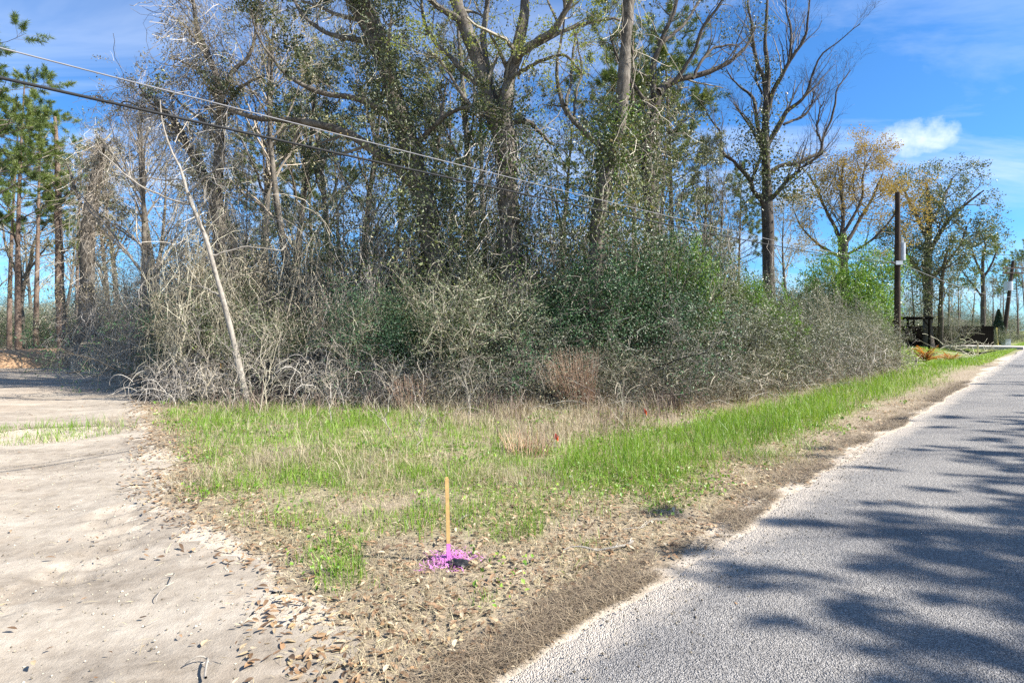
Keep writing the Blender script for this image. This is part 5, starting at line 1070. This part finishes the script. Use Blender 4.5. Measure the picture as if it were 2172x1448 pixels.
def grass_obj(name, pts, h, w, tn, lean, mat, label, cat):
    o = put(name, blades(pts, h, w, tn, lean).mesh(name, M[mat]), kind='stuff'); tag(o, label, cat)
grass_obj('grass', (cat_(gx), cat_(gy)), cat_(gh), cat_(gw), cat_(gt), .45, 'grass', 'green spring grass along the road verge and clearing', 'grass')
grass_obj('dry_grass', (cat_(sxs), cat_(sys_)), cat_(sh), cat_(sw), cat_(stn), .95, 'straw', 'dry tan grass and thatch over the clearing', 'grass')
n = 150000; x, y = frame_pts(n, 6.0, 26); u, v = UV(x, y); e = np.maximum(sstep(2.8, 3.8, u) * sstep(4.5, 6.5, v), .35 * (fbm(x * .8, y * .8, 161, 3) > .52) * (y > 5.5) * (drive(x, y) < -.6) * (u > 2.5)) * (1 - sstep(6.2, 7.4, u) * (x > 1.5)) * (y < 12.5 + np.maximum(x, 0) * 1.1) * sstep(.3, .6, fbm(x * 1.4, y * 1.4, 162, 3) + .12)
ok = (rng.random(n) < e * np.clip(9 / y, .5, 1)) & (drive(x, y) < -.3); x, y = x[ok], y[ok]; k = len(x)
grass_obj('straw_band', (x, y), rng.uniform(.12, .42, k) * (.5 + fbm(x * 2, y * 2, 163, 2)), rng.uniform(.004, .009, k), rng.random(k), .6, 'straw', 'tall dead straw-coloured grass between the green verge and the thicket', 'grass')
# far lawn
n = 45000; y = np.sqrt(rng.uniform(24 ** 2, 75 ** 2, n)); x = y * rng.uniform(.70, 1.0, n); u, v = UV(x, y); ok = (u > .5) & (u < 16) & (v > 32); x, y = x[ok], y[ok]; k = len(x)
grass_obj('lawn_grass', (x, y), rng.uniform(.06, .16, k), rng.uniform(.02, .04, k), rng.uniform(.5, 1, k), .6, 'grass', 'mown yellow-green lawn beyond the near utility pole', 'grass')
# brown weed stems along the foot of the thicket
n = 70000; x, y = frame_pts(n, 6.5, 24); u, v = UV(x, y); e = np.maximum(sstep(3.1, 3.9, u) * sstep(5, 7, v) * (1 - sstep(6.4, 7.6, u)), sstep(9.8, 11.2, y) * (x > -7) * (x < 2.0) * (y < 13)) * sstep(.35, .55, fbm(x * .9, y * .9, 121, 3))
ok = rng.random(n) < e; x, y = x[ok], y[ok]; k = len(x)
grass_obj('weed_stem', (x, y), rng.uniform(.15, .6, k), rng.uniform(.006, .012, k), rng.random(k), .3, 'weed', 'dry reddish-brown weed stems at the foot of the thicket', 'weed')
# low clover-like leaves in the green
n = 60000; x, y = frame_pts(n, 2.2, 12); u, v = UV(x, y); ok = (rng.random(n) < .55 * sstep(.5, .66, fbm(x * 1.5, y * 1.5, 131, 3)) * (u > .5) * (drive(x, y) < -.2)) ; x, y = x[ok], y[ok]; k = len(x); s = rng.uniform(.012, .03, k) * (1 + y / 9)
o = put('ground_weed', G().leaves(np.stack([x, y, surf(x, y) + rng.uniform(.01, .07, k)], 1), s, s * .8, rng.random(k), nrm=np.tile([0, 0, 1.0], (k, 1)) + rng.normal(size=(k, 3)) * .5).mesh('ground_weed', M['bright']), kind='stuff'); tag(o, 'small broad-leaved green weeds creeping through the grass', 'weed')

# reddish broom grass clump
x, y = gp(1222, 11.6); bg_ = thing('broom_grass', 'tall reddish-brown clump of broom grass before the thicket', 'grass clump', (x, y, float(gz(x, y))))
def clump_mesh(k, H, R, lean, mat, w=.007, bias=(0, 0)):
    an = rng.random(k) * 6.283; r_ = R * np.sqrt(rng.random(k)); b = np.stack([np.cos(an) * r_, np.sin(an) * r_, np.full(k, -.02)], 1); d = unit(np.stack([b[:, 0] * lean + rng.normal(size=k) * .12 + bias[0], b[:, 1] * lean + rng.normal(size=k) * .12, np.ones(k)], 1)); L = H * rng.uniform(.5, 1.1, k); pth = [b]
    for _ in range(5): d = unit(d + rng.normal(size=(k, 3)) * .06); pth.append(pth[-1] + d * L[:, None] / 5)
    return G().tubes(np.stack(pth, 1), np.linspace(w, w * .35, 6)[None] * rng.uniform(.6, 1.3, k)[:, None], 3, rng.random(k)).mesh('stalk_clump', M[mat])
put('stalk_clump', clump_mesh(420, 1.25, .34, 1.0, 'broom', .005, (-.15, 0)), bg_, 'stuff')
for (px, d, H, k, lab) in [(870, 11.3, .75, 260, 'small pinkish broom grass tuft below the leaning double-stemmed tree'), (1420, 11.8, .5, 300, 'low reddish weed clump right of the broom grass'), (1560, 13.5, .45, 260, 'low reddish weed clump below the grey yaupon shrubs'), (1120, 7.4, .35, 180, 'tawny dry grass tuft left of the limp orange flag'), (1885, 24, .8, 220, 'brown grass clump at the foot of the near utility pole')]:
    x, y = gp(px, d); r_ = thing('dry_clump', lab, 'grass clump', (x, y, float(gz(x, y)))); put('stalk_clump', clump_mesh(k // 2, H, .3, 1.2, 'broom' if px in (870, 1120) else 'weed', .006), r_, 'stuff')
# dead saplings standing in the grass
for i, (px, d, H, lab) in enumerate([(545, 10.2, 1.6, 'pale dead sapling in the green grass, its top leaning left'), (568, 10.6, 1.5, 'thin dead sapling in the green grass below the pale leaning sapling'), (492, 11.0, 1.3, 'branching dead sapling at the left tip of the green grass'), (440, 11.4, 1.1, 'low dead sapling beside the sandy driveway'), (820, 8.2, .9, 'dark dry weed stalk standing alone in the clearing'), (700, 9.0, .8, 'slim dry weed stalk in the green of the clearing'), (885, 7.2, .55, 'forked dry weed stalk beyond the stake'), (1000, 9.2, .9, 'thin dry stalk left of the broom grass'), (1320, 9.6, .8, 'dry stalk beside the upper orange flag')]):
    x, y = gp(px, d); root = thing('dead_sapling', lab, 'dead plant', (x, y, float(gz(x, y))))
    ln_ = rng.normal(size=2) * .15; t = np.linspace(0, 1, 10)[:, None]; p = np.concatenate([t * ln_[None] * H + .02 * rng.normal(size=(10, 2)), t * H], 1); p[0] = (0, 0, -.05); r = np.linspace(.009, .003, 10)
    put('stem', G().tubes(p, r, 5, .6).mesh('stem', M['twig']), root)
    p1, r1 = grow(p[None], r[None], 11, H * .5, .5, .25, .1, 7, .6, .1, .4, .003); p2, r2 = grow(p1, r1, 3, H * .22, .5, .1, .15, 5, .7, .2, .3, .0025)
    put('twig_spray', G().tubes(p1, r1, 3, rng.uniform(.25, .85, len(p1))).tubes(p2, r2, 3, rng.uniform(.25, .85, len(p2))).mesh('twig_spray', M['twig']), root, 'stuff')
# cane that arches over to the driveway
x, y = gp(372, 11.6); n = 14; t = np.linspace(0, math.pi * .86, n); q = np.stack([.62 * np.cos(t) - .62, .1 * t, .36 * np.sin(t) + .04 * 0], 1)
o = put('arched_cane', G().tubes(q, np.full(n, .008), 5, .9).mesh('arched_cane', M['twig']), loc=(x, y, float(gz(x, y)))); tag(o, 'single pale cane arching over onto the driveway', 'cane')

# fallen leaves: the nearest ones one by one, the rest as litter
def leaf_mesh(i):
    n = 5; t = np.linspace(0, 1, n); L = 1.0; wd = .19 * np.sin(t * math.pi * .94 + .1) ** .8; wd[0] = .015; wd[-1] = .005; cu = (.02 + .035 * i) * np.sin(t * math.pi) * (1 if i % 2 else -.6); si = .06 * np.sin(t * 4 + i)
    V = np.stack([np.stack([t - .5, si - wd, cu + .10 * wd * 3], 1), np.stack([t - .5, si, cu], 1), np.stack([t - .5, si + wd, cu + .13 * wd * 3], 1)], 1).reshape(-1, 3); f = []
    for a_ in range(n - 1):
        for b_ in range(2): f.append((a_ * 3 + b_, a_ * 3 + b_ + 1, a_ * 3 + 4 + b_, a_ * 3 + 3 + b_))
    return V, np.array(f)
LM = [leaf_mesh(i) for i in range(4)]
def litter_w(x, y):
    u, v = UV(x, y); dr_ = drive(x, y)
    edge_ = sstep(-.05, .25, u) * (1 - sstep(1.2, 2.6, u)) * (1 - sstep(-.2, .3, dr_)); dedge = sstep(-1.6, -.5, dr_) * (1 - sstep(-.1, .5, dr_)) * (u > .15) + .012 * (dr_ > 0)
    w = np.maximum(edge_ * (.5 + .5 * sstep(0, 3, 8 - v)), dedge) * sstep(.25, .55, fbm(x * 1.7, y * 1.7, 141, 3) + .1); w = np.maximum(w, .16 * (u > .2) * (dr_ < 0)); return w * (u > .02) + .004 * (u > -3)
n = 95000; x, y = frame_pts(n, 1.95, 13); ok = rng.random(n) < litter_w(x, y) * np.clip(5.5 / y, .35, 1.0); x, y = x[ok], y[ok]
rank = np.argsort(y - 0.0 * x); inview = np.abs((x / y * F + CX) - 1086) < 1080
near = [i for i in rank if inview[i] and y[i] > 2.05 and litter_w(x[i:i+1], y[i:i+1])[0] > .1]
near = np.array(near[::2][:300]); mask = np.ones(len(x), bool); mask[near] = False
lmeshes = []
for i in range(4):
    for tn in (.15, .4, .6, .85): lmeshes.append(mk('fallen_leaf', LM[i][0], [LM[i][1]], np.full(len(LM[i][0]), tn), True, M['litter']))
for i in near:
    o = put('fallen_leaf', lmeshes[rng.integers(0, 16)], loc=(x[i], y[i], float(surf(x[i], y[i])) + .014)); s = .032 + .045 * rng.random() ** 1.5; o.scale = (s, s, s); o.rotation_euler = (rng.normal() * .18, rng.normal() * .18, rng.random() * 6.283)
    tag(o, 'dry brown fallen leaf lying loose on the near verge', 'leaf', 'fallen leaves on the near verge')
x, y = x[mask], y[mask]; V = []; fcs = []; tn = []; nl = len(x)
g = G()
for i in range(4):
    s_ = np.arange(i, nl, 4); k = len(s_); sc_ = .022 + .04 * rng.random(k) ** 1.6 * (1 + y[s_] / 25); an = rng.random(k) * 6.283; a1 = rng.normal(size=k) * .2; a2 = rng.normal(size=k) * .2
    B = LM[i][0][None] * sc_[:, None, None]; z0 = B[..., 2] + B[..., 0] * a1[:, None] + B[..., 1] * a2[:, None]
    xx = B[..., 0] * np.cos(an)[:, None] - B[..., 1] * np.sin(an)[:, None] + x[s_][:, None]; yy = B[..., 0] * np.sin(an)[:, None] + B[..., 1] * np.cos(an)[:, None] + y[s_][:, None]
    zz = z0 + (surf(x[s_], y[s_]) + .012 + .02 * rng.random(k))[:, None]; m_ = len(LM[i][0]); f_ = (LM[i][1][None] + (np.arange(k) * m_)[:, None, None]).reshape(-1, 4); g.add(np.stack([xx, yy, zz], -1), f_, np.repeat(rng.random(k), m_))
o = put('leaf_litter', g.mesh('leaf_litter', M['litter'], True), kind='stuff'); tag(o, 'dry brown leaves scattered over the verge and driveway edge', 'leaf litter')
n = 60000; x, y = frame_pts(n, 1.9, 7.5); u, v = UV(x, y); dr_ = drive(x, y); ok = rng.random(n) < (sstep(.05, .5, u) * (1 - sstep(-.5, .25, dr_)) * (.35 + .65 * sstep(.3, .6, fbm(x * 2.2, y * 2.2, 171, 3))) + .02 * (dr_ > 0)) * (u > .03); x, y = x[ok], y[ok]; k = len(x)
ax = np.stack([rng.normal(size=k), rng.normal(size=k), rng.normal(size=k) * .18], 1)
o = put('thatch', G().leaves(np.stack([x, y, surf(x, y) + rng.uniform(.008, .03, k)], 1), rng.uniform(.03, .13, k), rng.uniform(.002, .005, k), rng.random(k), axis=ax, nrm=np.tile([0, 0, 1.0], (k, 1)) + rng.normal(size=(k, 3)) * .2, bend=.06).mesh('thatch', M['straw']), kind='stuff'); tag(o, 'flat dead straw and stalks lying on the near verge', 'straw')
# pine straw drifted along the asphalt edge
n = 34000; v = rng.uniform(.5, 6, n) ** 1.0; v = np.concatenate([v, rng.uniform(6, 22, 26000)]); n = len(v); u = np.abs(rng.normal(size=n)) * np.where(v < 6, .15, .22) + .02 + .25 * (fbm(v * .9, v * 0, 81, 4) - .5); x, y = XY(u, v); ok = rng.random(n) < sstep(.3, .6, fbm(v * 1.2, u * 1.2, 151, 3) + .04) * (1 - sstep(-.3, .3, drive(x, y))); u, v = u[ok], v[ok]; x, y = XY(u, v); k = len(x)
ax = np.stack([rng.normal(size=k), rng.normal(size=k), rng.normal(size=k) * .22], 1)
o = put('pine_straw', G().leaves(np.stack([x, y, surf(x, y) + rng.uniform(.006, .05, k)], 1), rng.uniform(.06, .17, k), .003 + .0012 * (v > 6), rng.random(k), axis=ax, nrm=np.tile([0, 0, 1.0], (k, 1)), bend=.05).mesh('pine_straw', M['pinestraw']), kind='stuff'); tag(o, 'brown pine straw drifted along the edge of the asphalt', 'pine straw')
# asphalt crumbs and grit at the road edge and on the sand
n = 2600; v = rng.uniform(.8, 9, n); u = -np.abs(rng.normal(size=n)) * .35 + .1; x, y = XY(u, v); x2, y2 = frame_pts(11000, 2.0, 7.5); ok = drive(x2, y2) > .2; x = cat_([x, x2[ok]]); y = cat_([y, y2[ok]]); k = len(x); s = .002 + .007 * rng.random(k) ** 2.2; u, v = UV(x, y)
oc = np.array([(1, 0, 0), (0, 1, 0), (-1, 0, 0), (0, -1, 0), (0, 0, .8), (0, 0, -.8)]); of = np.array([(0, 1, 4), (1, 2, 4), (2, 3, 4), (3, 0, 4), (1, 0, 5), (2, 1, 5), (3, 2, 5), (0, 3, 5)])
V = (oc[None] * s[:, None, None] * rng.uniform(.6, 1.3, (k, 6, 1))) + np.stack([x, y, np.where(u < 0, .03, surf(x, y)) + s * .4], 1)[:, None]
o = put('grit', G().add(V, (of[None] + (np.arange(k) * 6)[:, None, None]).reshape(-1, 3), np.repeat(np.where(u < .1, .3, 1.0) * rng.random(k) ** 1.3, 6)).mesh('grit', M['twig']), kind='stuff'); tag(o, 'loose dark grit on the road edge and the sand', 'grit')

# ------------------------------------------------------------------ trees across the road, whose shade falls on the asphalt
SH = variant_hardwood(8, 12, ('ivy', 9000), 1.2, 'twig_dark', 'bark', 0.6, 0.14, spread=0.6)
for (tu, tv, s) in [(-8.9, 8.0, .64), (-9.9, 10.8, .7), (-10.6, 9.4, .7), (-10.3, 14.2, .7), (-10.8, 12.4, .7), (-10.4, 18.2, .7), (-10.6, 23, .7), (-14.9, 11.8, 1.0), (-15.2, 16.5, 1.0), (-15.3, 22, 1.0), (-15.4, 28.0, 1.0), (-15.5, 35, 1.0), (-14.6, 39, 1.0), (-14.4, 49, 1.0), (-14.4, 60, 1.0), (-14.4, 72, 1.0)]:
    tx, ty = XY(tu, tv)
    inst(SH, 'roadside_tree', 'leafy tree across the road whose shade falls on the asphalt', 'tree', (tx, ty), tv * 1.7, (s, s, s), 'shade trees across the road')
